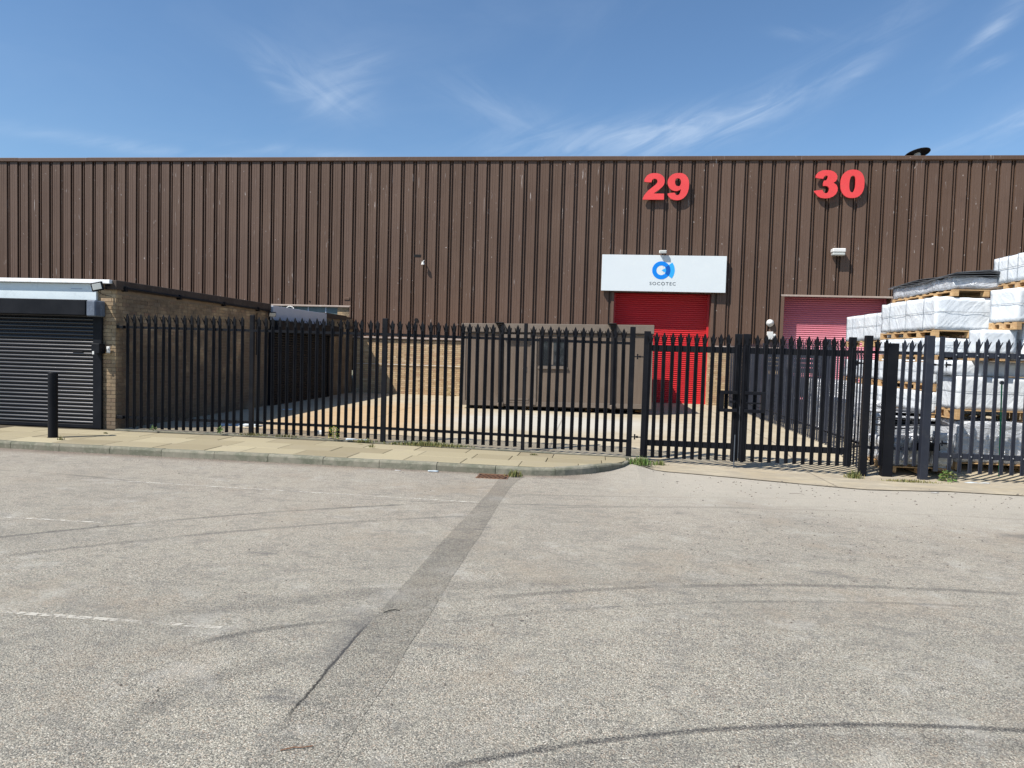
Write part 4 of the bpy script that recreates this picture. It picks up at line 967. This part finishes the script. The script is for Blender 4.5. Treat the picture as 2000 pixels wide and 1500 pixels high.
# posts right of the double gate and the short black-and-grey fence run
rf = thing('palisade_fence', 'short palisade panel between the double gate and the grey gate post', 'fence', (0, 12.88, -.14))
link('post', post_mesh(2.44, .12, .10, M_black, 'gate_post'), rf, (4.67, .02, .0))
link('post', post_mesh(2.46, .13, .12, M_slate, 'grey_gate_post'), rf, (5.63, -.05, .0), label='grey square gate post')
link('post', post_mesh(2.30, .175, .14, M_black, 'stub_post'), rf, (5.10, .12, .02), label='thick black box-section post, lower than the rest')
pms = pale_mesh(2.20, M_black, 'dark_pale'); pmg2 = pale_mesh(2.17, M_slate, 'slate_pale')
for x in (4.835, 4.975): pale(rf, pms, x, .05, .20)
for x in (5.245, 5.385, 5.52): pale(rf, pmg2, x, .03, .22)
rail(rf, 4.72, 5.57, .075, 2.16, 2.16, .05, M_slate); rail(rf, 4.72, 5.57, .075, .50, .50, .05, M_slate)
# grey gate leaf at the right edge
sgt = thing('gate', 'slate-grey palisade gate at the right edge, in front of the wrapped pallets', 'gate', (5.71, 12.86, -.05))
m = MB(); m.cbox(.10, .17, -.025, .025, .06, 2.36, .005); link('stile', m.mesh('grey_stile', M_slate), sgt)
for z in (2.06, .34):
    m = MB(); m.cbox(.17, 3.6, -.01, .035, z-.045, z+.045, .004); link('rail', m.mesh('grey_rail', M_slate), sgt)
pms2 = pale_mesh(2.30, M_slate, 'grey_gate_pale')
bm_ = MB(); bm_.cyl((0, -.012, 0), (0, 0, 0), .010, 6); bme = bm_.mesh('bolt', M_bolt)
for i in range(21):
    x = .345+i*.1655; p_ = pale(sgt, pms2, x, -.03, .05)
    for z in (2.06, .34): link('bolt', bme, sgt, (x, -.042, z+.0))
for z in (1.88, .54): hinge(sgt, .02, z, .2); hinge(sgt, .25, z+.004, .12)
# inner fence running back from the gate post to the warehouse
nf = thing('palisade_fence', 'grey palisade fence running back from the gate post to the warehouse', 'fence', (4.80, 13.1, 0))
pmi = pale_mesh(2.18, M_slate, 'inner_pale'); L = 26.3-13.1
np_ = 82
for i in range(np_):
    y = .12+i*(L-.2)/np_; pale(nf, pmi, -.012, y, z_yard(4.8, 13.1+y)+.03, math.pi/2*-1)
for k in range(1, 6):
    y = k*2.76-.45+.0; w = .10
    link('post', post_mesh(2.2, .11, .10, M_slate, 'inner_post'), nf, (.04, y+.25, z_yard(4.8, 13.1+y)))
for z in (2.0, .35): rail(nf, .0, L, .02, z+.02, z+.10, .05, M_slate, x_as_y=True)

# ------------------------------------------------------------------ portable cabin
CX, CYf = -3.94, 21.12
cb = thing('portable_cabin', 'brown textured site cabin with a door and a dark window inside the yard', 'cabin', (CX, CYf, .20), (0, math.radians(-.8), 0))
CW, CD, CH = 5.63, 4.9, 2.40
# walls as a shell with a window hole
def cbl(nm, m, mt, **kw): return link(nm, m.mesh(nm, mt), cb, **kw)
WX0, WX1, WZ0, WZ1 = 2.33, 3.12, 1.20, 1.99
m = MB(); m.box(0, WX0, 0, .06, 0, CH-.02); m.box(WX1, CW, 0, .06, 0, CH-.02); m.box(WX0, WX1, 0, .06, 0, WZ0); m.box(WX0, WX1, 0, .06, WZ1, CH-.02)
m.box(0, .06, .06, CD, 0, CH-.02); m.box(CW-.06, CW, .06, CD, 0, CH-.02); m.box(.06, CW-.06, CD-.06, CD, 0, CH-.02); cbl('wall', m, M_cabin)
m = MB(); m.box(-.02, CW+.02, -.03, CD+.03, CH-.02, CH+.04); cbl('roof', m, M_cabtrim)
m = MB(); m.cbox(-.03, CW+.03, -.055, -.004, CH-.20, CH+.055, .01); cbl('roof_fascia', m, M_cabtrim)
m = MB(); m.cbox(-.02, CW+.02, -.05, -.004, CH-.235, CH-.205, .004); cbl('drip_bead', m, M_cabdark)
for xa, xb in ((0, .10), (CW-.10, CW)):
    m = MB(); m.cbox(xa, xb, -.02, -.002, .0, CH-.24, .004); cbl('corner_trim', m, M_cabtrim)
m = MB(); m.cbox(0, CW, -.018, -.001, .0, .14, .004); cbl('skirting_board', m, M_cabtrim)
m = MB(); m.box(.1, CW-.1, .2, CD-.2, -.06, 0); cbl('floor_frame', m, M_cabdark)
for xx in (.35, 1.9, 3.7, 5.2):
    m = MB(); m.cbox(xx, xx+.22, .45, .67, -.13, -.06, .008); m.cbox(xx, xx+.22, 1.9, 2.1, -.13, -.06, .008); cbl('support_block', m, M_edge)
# door
dr = cbl('door', (lambda m: (m.cbox(1.36, 2.05, -.020, -.002, .11, 2.0, .004), m)[1])(MB()), M_cabin)
m = MB(); m.cbox(1.90, 1.955, -.035, -.021, 1.02, 1.20, .006); m.cyl((1.925, -.035, 1.13), (1.84, -.055, 1.13), .011, 8); link('handle', m.mesh('door_handle', M_pvc), dr)
m = MB(); m.cbox(1.40, 2.02, -.032, -.021, .18, .235, .003); m.cbox(1.40, 2.02, -.028, -.021, .105, .14, .003); link('kick_rail', m.mesh('kick_rail', M_cabtrim), dr)
for xa, xb in ((1.27, 1.355), (2.055, 2.24)):
    m = MB(); m.cbox(xa, xb, -.04, -.003, .05, 2.08, .006); cbl('door_jamb', m, M_cabtrim)
m = MB(); m.cbox(1.25, 2.06, -.15, -.003, 2.03, 2.13, .006); cbl('door_hood', m, M_cabtrim)
# window
wn = cbl('window', (lambda m: (m.box(WX0, WX1, .03, .045, WZ0, WZ1), m)[1])(MB()), M_glass)
m = MB(); a, b, c, d = WX0, WX1, WZ0, WZ1
m.cbox(a-.04, a+.02, -.02, .02, c, d, .004); m.cbox(b-.02, b+.04, -.02, .02, c, d, .004); m.cbox(a-.04, b+.04, -.02, .02, d, d+.05, .004); m.cbox(a+.24, a+.265, -.005, .03, c, d, .003); m.cbox(a+.52, a+.545, -.005, .03, c, d, .003)
link('frame', m.mesh('window_frame', M_cabdark), wn)
m = MB(); m.cbox(a-.05, b+.05, -.06, .02, c-.075, c-.02, .005); m.cbox(a-.03, b+.03, -.04, .01, c-.018, c+.015, .003); link('sill', m.mesh('window_sill', M_cabtrim), wn)
m = MB(); m.box(a+.30, a+.40, .0285, .0295, c+.05, d-.04); link('pane_reflection', m.mesh('window_reflection', M_cabtrim), wn)  # pale strip painted in as the grey reflection in the middle pane
# jacking channels with lifting lugs
for xx in (1.10, 4.42):
    ch = cbl('jacking_channel', (lambda m: (m.cbox(xx, xx+.115, -.075, -.003, .08, CH-.03, .006), m.cbox(xx-.01, xx+.15, -.13, -.056, CH-.10, CH+.05, .01), m)[2])(MB()), M_cabdark)
    m = MB(); m.cbox(xx-.10, xx+.15, -.24, -.0, CH+.056, CH+.09, .006); m.cyl((xx-.04, -.2, CH+.02), (xx+.10, -.2, CH+.02), .02, 8); link('lug', m.mesh('lug', M_cabdark), ch)
    m = MB(); m.cbox(xx+.0, xx+.17, -.16, -.0, -.02, .10, .02); m.cyl((xx+.09, -.2, .04), (xx+.09, -.16, .04), .035, 10); link('foot_bracket', m.mesh('foot_bracket', M_cabtrim), ch)
    m = MB(); m.cyl((xx+.09, -.08, -.10), (xx+.09, -.08, .0), .03, 10); link('jack_leg', m.mesh('jack_leg', M_galv), ch)

# ------------------------------------------------------------------ pallets and wrapped packs
def pallet(P, ang, Lw, Ld, z, H, label, group='timber pallets under the wrapped packs'):
    """near-left corner P, width Lw along local x, depth Ld along local y"""
    t_ = thing('pallet', label, 'pallet', (P[0], P[1], z), (0, 0, math.radians(ang)), group)
    bt = .018; nb = max(4, int(round(Ld/.28))); k = 3
    mb = MB(); mb.cbox(0, Lw, 0, .10, -bt/2, bt/2, .002); bme_ = mb.mesh('deck_board', M_wood)
    for i in range(nb): link('deck_board', bme_, t_, (0, i*(Ld-.10)/(nb-1), H-bt/2))
    mb = MB(); mb.cbox(0, .10, 0, Ld, -bt/2, bt/2, .002); sme = mb.mesh('bottom_board', M_wood)
    for i in range(3): link('bottom_board', sme, t_, (i*(Lw-.10)/2, 0, bt/2))
    mb = MB(); mb.cbox(0, .10, 0, Ld, -bt/2, bt/2, .002); sme2 = mb.mesh('stringer_board', M_wood)
    for i in range(3): link('stringer_board', sme2, t_, (i*(Lw-.10)/2, 0, H-bt*1.5-.001))
    nd = 3 if Ld < 1.5 else 5
    mb = MB(); mb.cbox(0, .10, 0, .14, bt+.001, H-2*bt-.003, .003); kme = mb.mesh('block', M_wood)
    for i in range(3):
        for j in range(nd): link('block', kme, t_, (i*(Lw-.10)/2, j*(Ld-.14)/(nd-1), 0))
    return t_
def crumple_box(w, d, h, amp, seed, nm, mt, n=14, top=.0):
    import bmesh
    from mathutils import noise as N
    b = bmesh.new(); 
    def grid(o, u, v, nu, nv):
        vs = [[b.verts.new(Vector(o)+Vector(u)*i/nu+Vector(v)*j/nv) for j in range(nv+1)] for i in range(nu+1)]
        for i in range(nu):
            for j in range(nv): b.faces.new((vs[i][j], vs[i+1][j], vs[i+1][j+1], vs[i][j+1]))
    q = lambda l: max(3, int(l*n))
    grid((0, 0, 0), (w, 0, 0), (0, 0, h), q(w), q(h)); grid((w, 0, 0), (0, d, 0), (0, 0, h), q(d), q(h))
    grid((w, d, 0), (-w, 0, 0), (0, 0, h), q(w), q(h)); grid((0, d, 0), (0, -d, 0), (0, 0, h), q(d), q(h))
    grid((0, 0, h), (w, 0, 0), (0, d, 0), q(w), q(d)); grid((0, 0, 0), (0, d, 0), (w, 0, 0), q(d), q(w))
    bmesh.ops.remove_doubles(b, verts=b.verts, dist=.0005)
    sv = Vector((seed*3.1, seed*1.7, seed))
    for v in b.verts:
        p = v.co; n1 = N.noise_vector(p*2.2+sv); n2 = N.noise_vector(p*7+sv)
        r = 1-abs(N.noise(p*3.5+sv*2))*2
        off = n1*amp+n2*amp*.4
        c = Vector((w/2, d/2, h/2)); out = (p-c); out = Vector((out.x/w, out.y/d, out.z/h)).normalized()
        v.co = p+off*.55-out*max(0, r)*amp*.6+Vector((0, 0, top*math.sin(p.x*9+seed)))
    me = bpy.data.meshes.new(nm); bmesh.ops.recalc_face_normals(b, faces=b.faces); b.to_mesh(me); b.free()
    me.materials.append(mt); me.polygons.foreach_set('use_smooth', [True]*len(me.polygons)); return me
PACKG = 'white plastic-wrapped packs stacked on pallets'
_seed = [0]
def pack(P, ang, w, d, z, h, label, amp=.016, straps=3, hs=True, mt=None):
    _seed[0] += 1
    t_ = thing('wrapped_pack', label, 'wrapped pack', (P[0], P[1], z), (0, 0, math.radians(ang)), PACKG)
    link('wrapping', crumple_box(w, d, h, amp, _seed[0], 'wrapping', mt or M_wrap), t_)
    e = .010; f = .0035
    for i in range(straps):       # straps round the long side faces
        y = d*(i+.6)/(straps+.2)
        m = MB(); m.box(-e, -e+.003, y-f, y+f, -.005, h+e); m.box(-e, w+e, y-f, y+f, h+e-.002, h+e+.001); m.box(w+e-.003, w+e, y-f, y+f, -.005, h+e); link('strap', m.mesh('strap', M_strap), t_)
    if hs:
        m = MB(); zz = h*.55; m.box(-e-.003, w+e+.003, -e-.003, -e, zz-f, zz+f); m.box(-e-.003, -e, -e, d+e, zz-f, zz+f); link('strap', m.mesh('strap', M_strap), t_)
    return t_
# back stack, by the warehouse
P0 = (6.50, 17.05)
lay0 = [(.15, .60, 'at ground level'), (.90, .41, 'second from the ground'), (1.46, .44, 'third up'), (2.36, .63, 'on top')]
zz = .1
for k, (z, h, w_) in enumerate(lay0):
    pack(P0, 1, 1.2, 2.38, z+.1 if k < 1 else z, h, 'white pack %s of the stack nearest the pink door' % w_)
    pallet(P0, 1, 1.2, 2.38, (z+.1 if k < 1 else z)-.145, .14, 'timber pallet %s of the stack nearest the pink door' % w_)
# middle stack
P1 = (6.43, 14.5)
lay1 = [(.20, .60, 'at ground level', 0), (.90, .41, 'second from the ground', 0), (1.46, .46, 'third up, at the height of the gate rail', 0), (2.02, .33, 'fourth up, just above the fence points', .0), (2.50, .635, 'fifth up, widest and most creased,', .0)]
for k, (z, h, w_, dx) in enumerate(lay1):
    pack((P1[0]+dx, P1[1]), 2, 1.35, 2.38, z, h, 'white pack %s of the middle pallet stack' % w_, amp=.03 if k == 4 else .016)
    pallet((P1[0]+dx, P1[1]), 2, 1.35, 2.38, z-.145, .14, 'timber pallet under the pack %s of the middle stack' % w_.split(',')[0])
# weathered dark sheets on the middle stack
pallet((6.74, 14.5), 1, 1.2, 2.7, 3.15, .125, 'timber pallet carrying the film-covered dark sheets on the middle stack')
sh = thing('sheet_pack', 'sagging pack of dark sheets in torn clear film on top of the middle stack', 'sheet pack', (6.74, 14.5, 3.29), (0, 0, math.radians(1)))
link('film', crumple_box(1.2, 2.7, .24, .035, 77, 'sheet_film', M_film), sh)
for i in range(4):
    m = MB(); z = .235+i*.022; n_ = 8; vs = []
    for j in range(n_+1):
        y = -.06+j*2.9/n_; s_ = .05*math.sin(j*1.1+i)*.4
        for x, dz in ((-.06+.02*i, 0), (.6, .02+.012*i), (1.24, .0-.05*(i > 1))): vs += [(x, y, z+s_+dz)]
    vs2 = vs+[(x, y, z_-.010) for x, y, z_ in vs]; o = len(vs)
    fs_ = [(3*j+k, 3*j+k+1, 3*j+k+4, 3*j+k+3) for j in range(n_) for k in range(2)]
    fs_ += [tuple(i_+o for i_ in f) for f in fs_]
    fs_ += [(3*j, 3*j+3, 3*j+3+o, 3*j+o) for j in range(n_)]+[(0, 1, 1+o, o), (1, 2, 2+o, 1+o)]
    m.add(vs2, fs_); link('sheet', m.mesh('sheet', M_darksheet), sh)
# right-hand stack
pack((7.5, 13.05), -1, 1.2, 1.65, 3.385, .49, 'white pack topmost of all, at the right edge of the picture', straps=5)
pallet((7.5, 13.05), -1, 1.2, 1.65, 3.25, .13, 'timber pallet under the topmost pack at the right edge')
pack((7.24, 13.3), 14, 1.2, .62, 2.62, .585, 'white pack with smudged grey print below the topmost pack', straps=0)
pallet((7.24, 13.3), 14, 1.2, .62, 2.485, .13, 'open timber pallet above the fence points at the right')
pack((6.76, 13.45), 0, .58, .45, 2.04, .44, 'small square white pack behind the pale points at the right', straps=0, hs=False)
pallet((6.74, 13.45), 0, .8, .5, 1.93, .10, 'timber pallet under the small square pack at the right')
pack((7.42, 13.4), 0, 1.0, 1.0, 1.95, .66, 'white pack at the right edge beside the small square pack', straps=0)
pack((6.50, 13.65), 0, 2.4, .8, 1.04, .60, 'white pack behind the grey gate, resting on the bright pallet', straps=0)
pack((6.42, 13.72), 0, 2.4, .7, 1.65, .27, 'thin lilac-white pack lying on the pack behind the grey gate', straps=2, hs=False)
pallet((6.50, 13.63), 0, 2.4, .8, .855, .18, 'bright new timber pallet halfway up behind the grey gate')
t_ = pack((6.54, 13.67), 0, 2.4, .8, .08, .76, 'silvery film-wrapped pack at ground level behind the grey gate', amp=.03, straps=2, hs=False, mt=M_film)
pallet((6.54, 13.65), 0, 2.4, .8, -.06, .14, 'dark timber pallet on the ground behind the grey gate')
# leaning board and green pole at the right
m = MB(); m.cbox(0, .9, 0, .05, 0, 1.55, .006); solid('grey_board', m.mesh('grey_board', M_greyfascia), 'tall grey board standing upright beside the topmost packs', 'board', (7.31, 13.10, 1.66+.98), (math.radians(-3), 0, 0)) if False else None
gp = thing('marker_pole', 'thin green pole with a grey cap standing behind the grey gate', 'pole', (6.95, 13.02, -.05), (0, math.radians(-1.5), 0))
m = MB(); m.cyl((0, 0, 0), (0, 0, 1.60), .013, 8); link('shaft', m.mesh('shaft', M_gpole), gp)
m = MB(); m.cyl((0, -.02, 1.61), (0, .02, 1.61), .032, 12); link('cap', m.mesh('pole_cap', M_galv), gp)
# torn bale of film and broken dark sheets left of the grey gate
tb = thing('torn_bale', 'heap of torn silvery film hanging off a low pallet beside the grey gate post', 'film heap', (5.25, 13.15, .0))
link('film', crumple_box(.95, 1.3, .50, .11, 31, 'torn_film', M_film, 18), tb)
link('film_flap', crumple_box(.42, .1, .5, .09, 35, 'film_flap', M_film, 18), tb, (.15, -.10, .10), (math.radians(12), 0, .2))
link('film_flap', crumple_box(.35, .12, .62, .08, 37, 'film_flap', M_film, 18), tb, (.62, -.08, .05), (math.radians(6), 0, -.1))
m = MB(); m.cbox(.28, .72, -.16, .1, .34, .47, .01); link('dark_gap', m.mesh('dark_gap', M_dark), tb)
pallet((5.22, 13.12), 0, 1.0, 1.3, -.08, .11, 'dark low pallet under the torn film heap')
ds = thing('broken_sheets', 'loose pile of broken black sheets on top of the torn film heap', 'sheet pile', (5.22, 13.3, .66))
for i in range(9):
    m = MB(); w_, d_ = random.uniform(.6, .95), random.uniform(.5, .9); m.cbox(0, w_, 0, d_, 0, .014, .002)
    link('sheet', m.mesh('black_sheet', [M_darksheet, M_dark, M_film][i % 3] if i % 3 != 2 else M_darksheet), ds, (random.uniform(-.05, .12), random.uniform(-.1, .1), i*.042), (random.uniform(-.09, .09), random.uniform(-.10, .10), random.uniform(-.3, .3)))
# a row of half-hidden packs behind the inner fence
for k, (x, y, w_, h, lb) in enumerate(((5.5, 16.2, .8, .9, 'low white pack behind the inner fence near the middle stack'), (5.45, 18.6, .85, 1.25, 'tall white pack behind the inner fence near the pink door'), (5.5, 14.6, .8, .75, 'low white pack behind the inner fence near the gate post'))):
    pack((x, y), random.uniform(-6, 6), w_, 1.1, .12, h, lb, straps=1, mt=M_film)

# dark plastic crates stacked behind the inner fence, in front of the pink door
def crate(x, y, z, a, label):
    t_ = thing('plastic_crate', label, 'crate', (x, y, z), (0, 0, a), 'dark crates behind the inner fence')
    m = MB(); m.box(0, 1.15, 0, .95, .10, .13); link('base', m.mesh('crate_base', M_dark), t_)
    for ax in (0, 1.03):
        for ay in (0, .83):
            m = MB(); m.cbox(ax, ax+.12, ay, ay+.12, 0, .64, .008); link('corner_post', m.mesh('crate_post', M_galv), t_)
    for k in range(4):
        z0 = .14+k*.125
        m = MB(); m.cbox(.121, 1.029, .02, .05, z0, z0+.09, .004); link('slat', m.mesh('crate_slat', M_slate), t_)
        m = MB(); m.cbox(.02, .05, .121, .829, z0, z0+.09, .004); link('slat', m.mesh('crate_side_slat', M_slate), t_)
        m = MB(); m.cbox(1.10, 1.13, .121, .829, z0, z0+.09, .004); link('slat', m.mesh('crate_side_slat', M_slate), t_)
wd = ['nearest the middle stack', 'second back from the middle stack', 'third back, near the pink door', 'closest to the pink door']
hd = ['at ground level', 'halfway up', 'on top']
for c_, (x, y, n) in enumerate(((5.15, 20.0, 3), (5.25, 21.3, 2), (5.10, 22.7, 3), (5.30, 24.2, 3))):
    for k in range(n): crate(x+random.uniform(-.04, .04), y, z_yard(x, y)+k*.645, random.uniform(-.04, .04), 'dark grey slatted crate %s, column %s' % (hd[k if n == 3 else 2*k], wd[c_]))

# ------------------------------------------------------------------ road gully, weeds, litter, grit
dg = thing('drain_grate', 'rusty slotted drain grate in the road against the kerb', 'drain', (-1.43, 10.28, .003))
m = MB(); m.box(-.21, .21, -.13, .16, -.003, .0); link('pit', m.mesh('drain_pit', M_dark), dg)
m = MB(); m.cbox(-.23, .23, -.15, -.135, -.03, .005, .002); m.cbox(-.23, .23, .165, .18, -.03, .012, .003); m.cbox(-.23, -.215, -.134, .164, -.03, .006, .002); m.cbox(.215, .23, -.134, .164, -.03, .006, .002); link('frame', m.mesh('drain_frame', M_rust), dg)
m = MB(); m.cbox(-.013, .013, -.14, .14, -.03, .008, .002); gb = m.mesh('drain_bar', M_rust)
for i in range(7): link('bar', gb, dg, (-.18+i*.06, .015, 0), (0, 0, -.35))
# blades of grass and leafy weeds
def grass_mesh(nm, n, w, d, hmin, hmax, mt, mt2, lean=.5, bw=.006):
    m = MB()
    for i in range(n):
        r, a = random.gauss(0, .4), random.gauss(0, .4); x, y = max(-1, min(1, r))*w/2, max(-1, min(1, a))*d/2
        h = random.uniform(hmin, hmax)*(1-.5*abs(x/(w/2+1e-6))); g_ = random.uniform(0, 6.28); l = random.uniform(.1, lean)*h
        dx, dy = math.cos(g_)*l, math.sin(g_)*l; px, py = -math.sin(g_)*bw, math.cos(g_)*bw
        m.add([(x-px, y-py, 0), (x+px, y+py, 0), (x+dx*.4-px*.8, y+dy*.4-py*.8, h*.6), (x+dx*.4+px*.8, y+dy*.4+py*.8, h*.6), (x+dx, y+dy, h)], [(0, 1, 3, 2), (2, 3, 4)], mi=0 if random.random() < .6 else 1)
    return m.mesh(nm, [mt, mt2])
def leaf_mesh(nm, n, r, h, mt, mt2=None, ls=.03):
    m = MB()
    for i in range(n):
        a = random.uniform(0, 6.28); rr = r*math.sqrt(random.random()); z = h*random.random()*(1-.5*rr/r)+.01
        c = Vector((math.cos(a)*rr, math.sin(a)*rr, z)); u = Vector((random.uniform(-1, 1), random.uniform(-1, 1), random.uniform(-.3, .6))).normalized()*ls*random.uniform(.6, 1.3)
        v = u.cross(Vector((random.uniform(-1, 1), random.uniform(-1, 1), 1))).normalized()*ls*.45
        m.add([c-u, c+v, c+u, c-v], [(0, 1, 2, 3)], mi=1 if (mt2 and random.random() < .4) else 0)
    m.cyl((0, 0, 0), (0, 0, h*.7), .004, 5)
    return m.mesh(nm, [mt, mt2 or mt])
def weed(label, me, x, y, z=None): return solid('weed', me, label, 'weed', (x, y, z_fence(x)+.03 if z is None else z), group='weeds along the fence and kerb')
weed('long strip of short grass at the fence foot, right of the second post', grass_mesh('grass_strip', 900, 1.75, .26, .03, .10, M_weed, M_straw), -2.98, 12.66)
weed('yellow-flowering leafy weed at the fence foot, left of the second post', leaf_mesh('flower_weed', 150, .11, .34, M_leafg, M_yel, .022), -4.78, 12.72)
weed('bright green weed growing from the end of the rounded kerb by the gate hinge', grass_mesh('gate_grass', 420, .62, .42, .04, .16, M_leafg, M_weed, .7), (.82), 12.25, z_road(.82, 12.25)+.005)
weed('dark green tuft at the foot of the left gate leaf', grass_mesh('gate_tuft', 120, .3, .2, .04, .13, M_weed, M_weed, .6), 1.18, 12.6, z_road(1.18, 12.6)+.01)
weed('small green weed by the first bay of fence near the brick wall', leaf_mesh('small_weed', 40, .07, .12, M_leafg, M_weed, .02), -8.35, 12.70)
weed('small bright green weed at the fence foot left of the first post', leaf_mesh('small_weed2', 45, .06, .16, M_leafg, M_leafg, .024), -7.0, 12.70)
weed('dry grass clump at the foot of the first fence post', grass_mesh('dry_clump', 160, .9, .14, .02, .07, M_straw, M_weed), -6.35, 12.70)
weed('sparse dry grass at the fence foot between the first and second posts', grass_mesh('dry_clump2', 120, .8, .12, .02, .07, M_straw, M_weed), -5.7, 12.70)
weed('low grass beside the crumpled plastic at the second post', grass_mesh('dry_clump3', 140, .6, .16, .02, .08, M_weed, M_straw), -4.15, 12.66)
weed('grass clump growing beside the rusty drain grate', grass_mesh('drain_grass', 130, .30, .16, .03, .13, M_weed, M_straw, .8), -1.12, 10.38, .01)
weed('grass tuft growing through the threshold beside the black gate post', grass_mesh('post_grass', 220, .34, .28, .05, .2, M_weed, M_straw, .6), 4.42, 12.6, z_road(4.42, 12.6)+.01)
weed('long low mat of dry grass in front of the black stub post', grass_mesh('mat_grass', 520, 1.3, .22, .02, .08, M_straw, M_weed, .9), 5.25, 12.45, z_road(5.2, 12.45)+.01)
weed('fresh green leafy weed between the grey gate post and the gate leaf', leaf_mesh('leafy_weed', 130, .14, .24, M_leafg, M_weed, .035), 6.0, 12.75, z_road(6, 12.75)+.01)
weed('tiny weed in a paving joint in front of the yellow-flowering weed', grass_mesh('joint_weed', 26, .14, .05, .02, .09, M_weed, M_straw, .8), -4.18, 12.38, .12)
weed('tiny weed in a paving joint below the second fence post', grass_mesh('joint_weed2', 26, .14, .05, .02, .08, M_weed, M_straw, .8), -3.78, 11.9, .12)
weed('tiny weed in a joint of the rounded pavement end', grass_mesh('joint_weed3', 36, .2, .05, .015, .05, M_weed, M_straw, .8), -1.0, 12.2, .07)
weed('tiny twiggy weed on the pavement left of the bollard', grass_mesh('joint_weed4', 22, .12, .05, .03, .12, M_straw, M_weed, .9), -9.0, 11.1, .12)
weed('little moss-like weed on the paving in front of the black shutter', grass_mesh('joint_weed5', 40, .12, .05, .01, .03, M_weed, M_straw, .8), -8.9, 12.1, .125)
weed('tall thin weed against the sunny brick plinth left of the cabin', leaf_mesh('wall_weed', 60, .16, .5, M_straw, M_weed, .03), -5.45, 26.3, .1)
weed('low weeds at the foot of the brick pier right of the red door', leaf_mesh('wall_weed2', 160, .5, .22, M_weed, M_leafg, .035), 5.1, 26.25, .1)
# litter
def litter(label, x, y, z, w, d, h, mt=M_litter, a=0, cat='litter'):
    _seed[0] += 1
    return solid('litter', crumple_box(w, d, h, .035*max(w, d)/.3, _seed[0]+50, 'litter', mt, 30), label, cat, (x, y, z), (0, 0, a))
litter('crumpled clear plastic sheet lying in the shade behind the first fence bay', -7.9, 14.2, .10, .9, .35, .03)
litter('crumpled blue-white plastic bag at the fence foot left of the second post', -4.55, 12.72, .12, .42, .10, .03)
litter('white paper scrap just behind the fence left of the yellow weed', -5.35, 13.3, .10, .14, .1, .10, M_pvc)
litter('squashed pale can in the gutter left of the drain', -2.45, 10.42, .0, .17, .05, .02, M_litter, .1)
litter('small white scrap in the gutter left of the squashed can', -2.95, 10.42, .0, .09, .04, .008, M_pvc)
litter('strip of white polythene trailing under the grey gate', 6.15, 12.6, z_road(6.2, 12.6)+.01, .55, .08, .03, M_litter, .15)
litter('dark rag and plastic lying by the side shutter in the shade', -8.3, 18.2, .10, .35, .2, .02, M_litter, .5)
litter('flattened white scrap on the road in front of the grey gate post', 5.1, 11.3, z_road(5.1, 11.3)+.012, .12, .05, .008, M_pvc)
def twig(label, pts, x, y, mt):
    m = MB()
    for a, b in zip(pts, pts[1:]): m.cyl(a, b, .0028, 5)
    return solid('twig', m.mesh('twig', mt), label, 'twig', (x, y, .008))
twig('short dark bent twig lying on the trench patch', [(0, 0, 0), (.03, .04, .003), (.06, .055, .004), (.10, .06, 0)], -1.40, 4.75, M_dark)
twig('thin brown twig on the asphalt at the lower end of the trench patch', [(0, 0, 0), (.05, .03, .003), (.085, .035, .002), (.13, .06, 0)], -1.36, 3.02, M_rust)
twig('small stick on the asphalt in front of the right gate leaf', [(0, 0, 0), (.1, .02, .004), (.2, .0, 0)], 2.72, 10.1, M_stone)
m = MB(); rnd = random.Random(5)
def chip(x, y, s_):
    k = [rnd.uniform(.6, 1.3) for _ in range(6)]
    z = z_road(x, y)+.001+(.011 if y > 11.3 and x > .8 else 0)
    m.add([(x-s_*k[0], y, z), (x, y-s_*k[1], z), (x+s_*k[2], y, z), (x, y+s_*k[3], z), (x, y, z+s_*.7*k[4]+.001)], [(0, 1, 4), (1, 2, 4), (2, 3, 4), (3, 0, 4)])
for i in range(420):
    y = rnd.uniform(2.6, 10.4); chip(rnd.uniform(-.85, .85)*y*.9, y, rnd.uniform(.003, .012))
for i in range(260): chip(rnd.gauss(2.6, .9), rnd.gauss(7.6, .9), rnd.uniform(.004, .014))
for i in range(200): chip(rnd.uniform(1, 7), rnd.uniform(9.8, 11.8), rnd.uniform(.004, .018))
for i in range(500):
    x = rnd.uniform(-9, .3); chip(x, kerb_y(x)-abs(rnd.gauss(0, .05))-.01, rnd.uniform(.003, .010))
link('loose_grit', m.mesh('loose_grit', M_stone), None, kind='stuff')
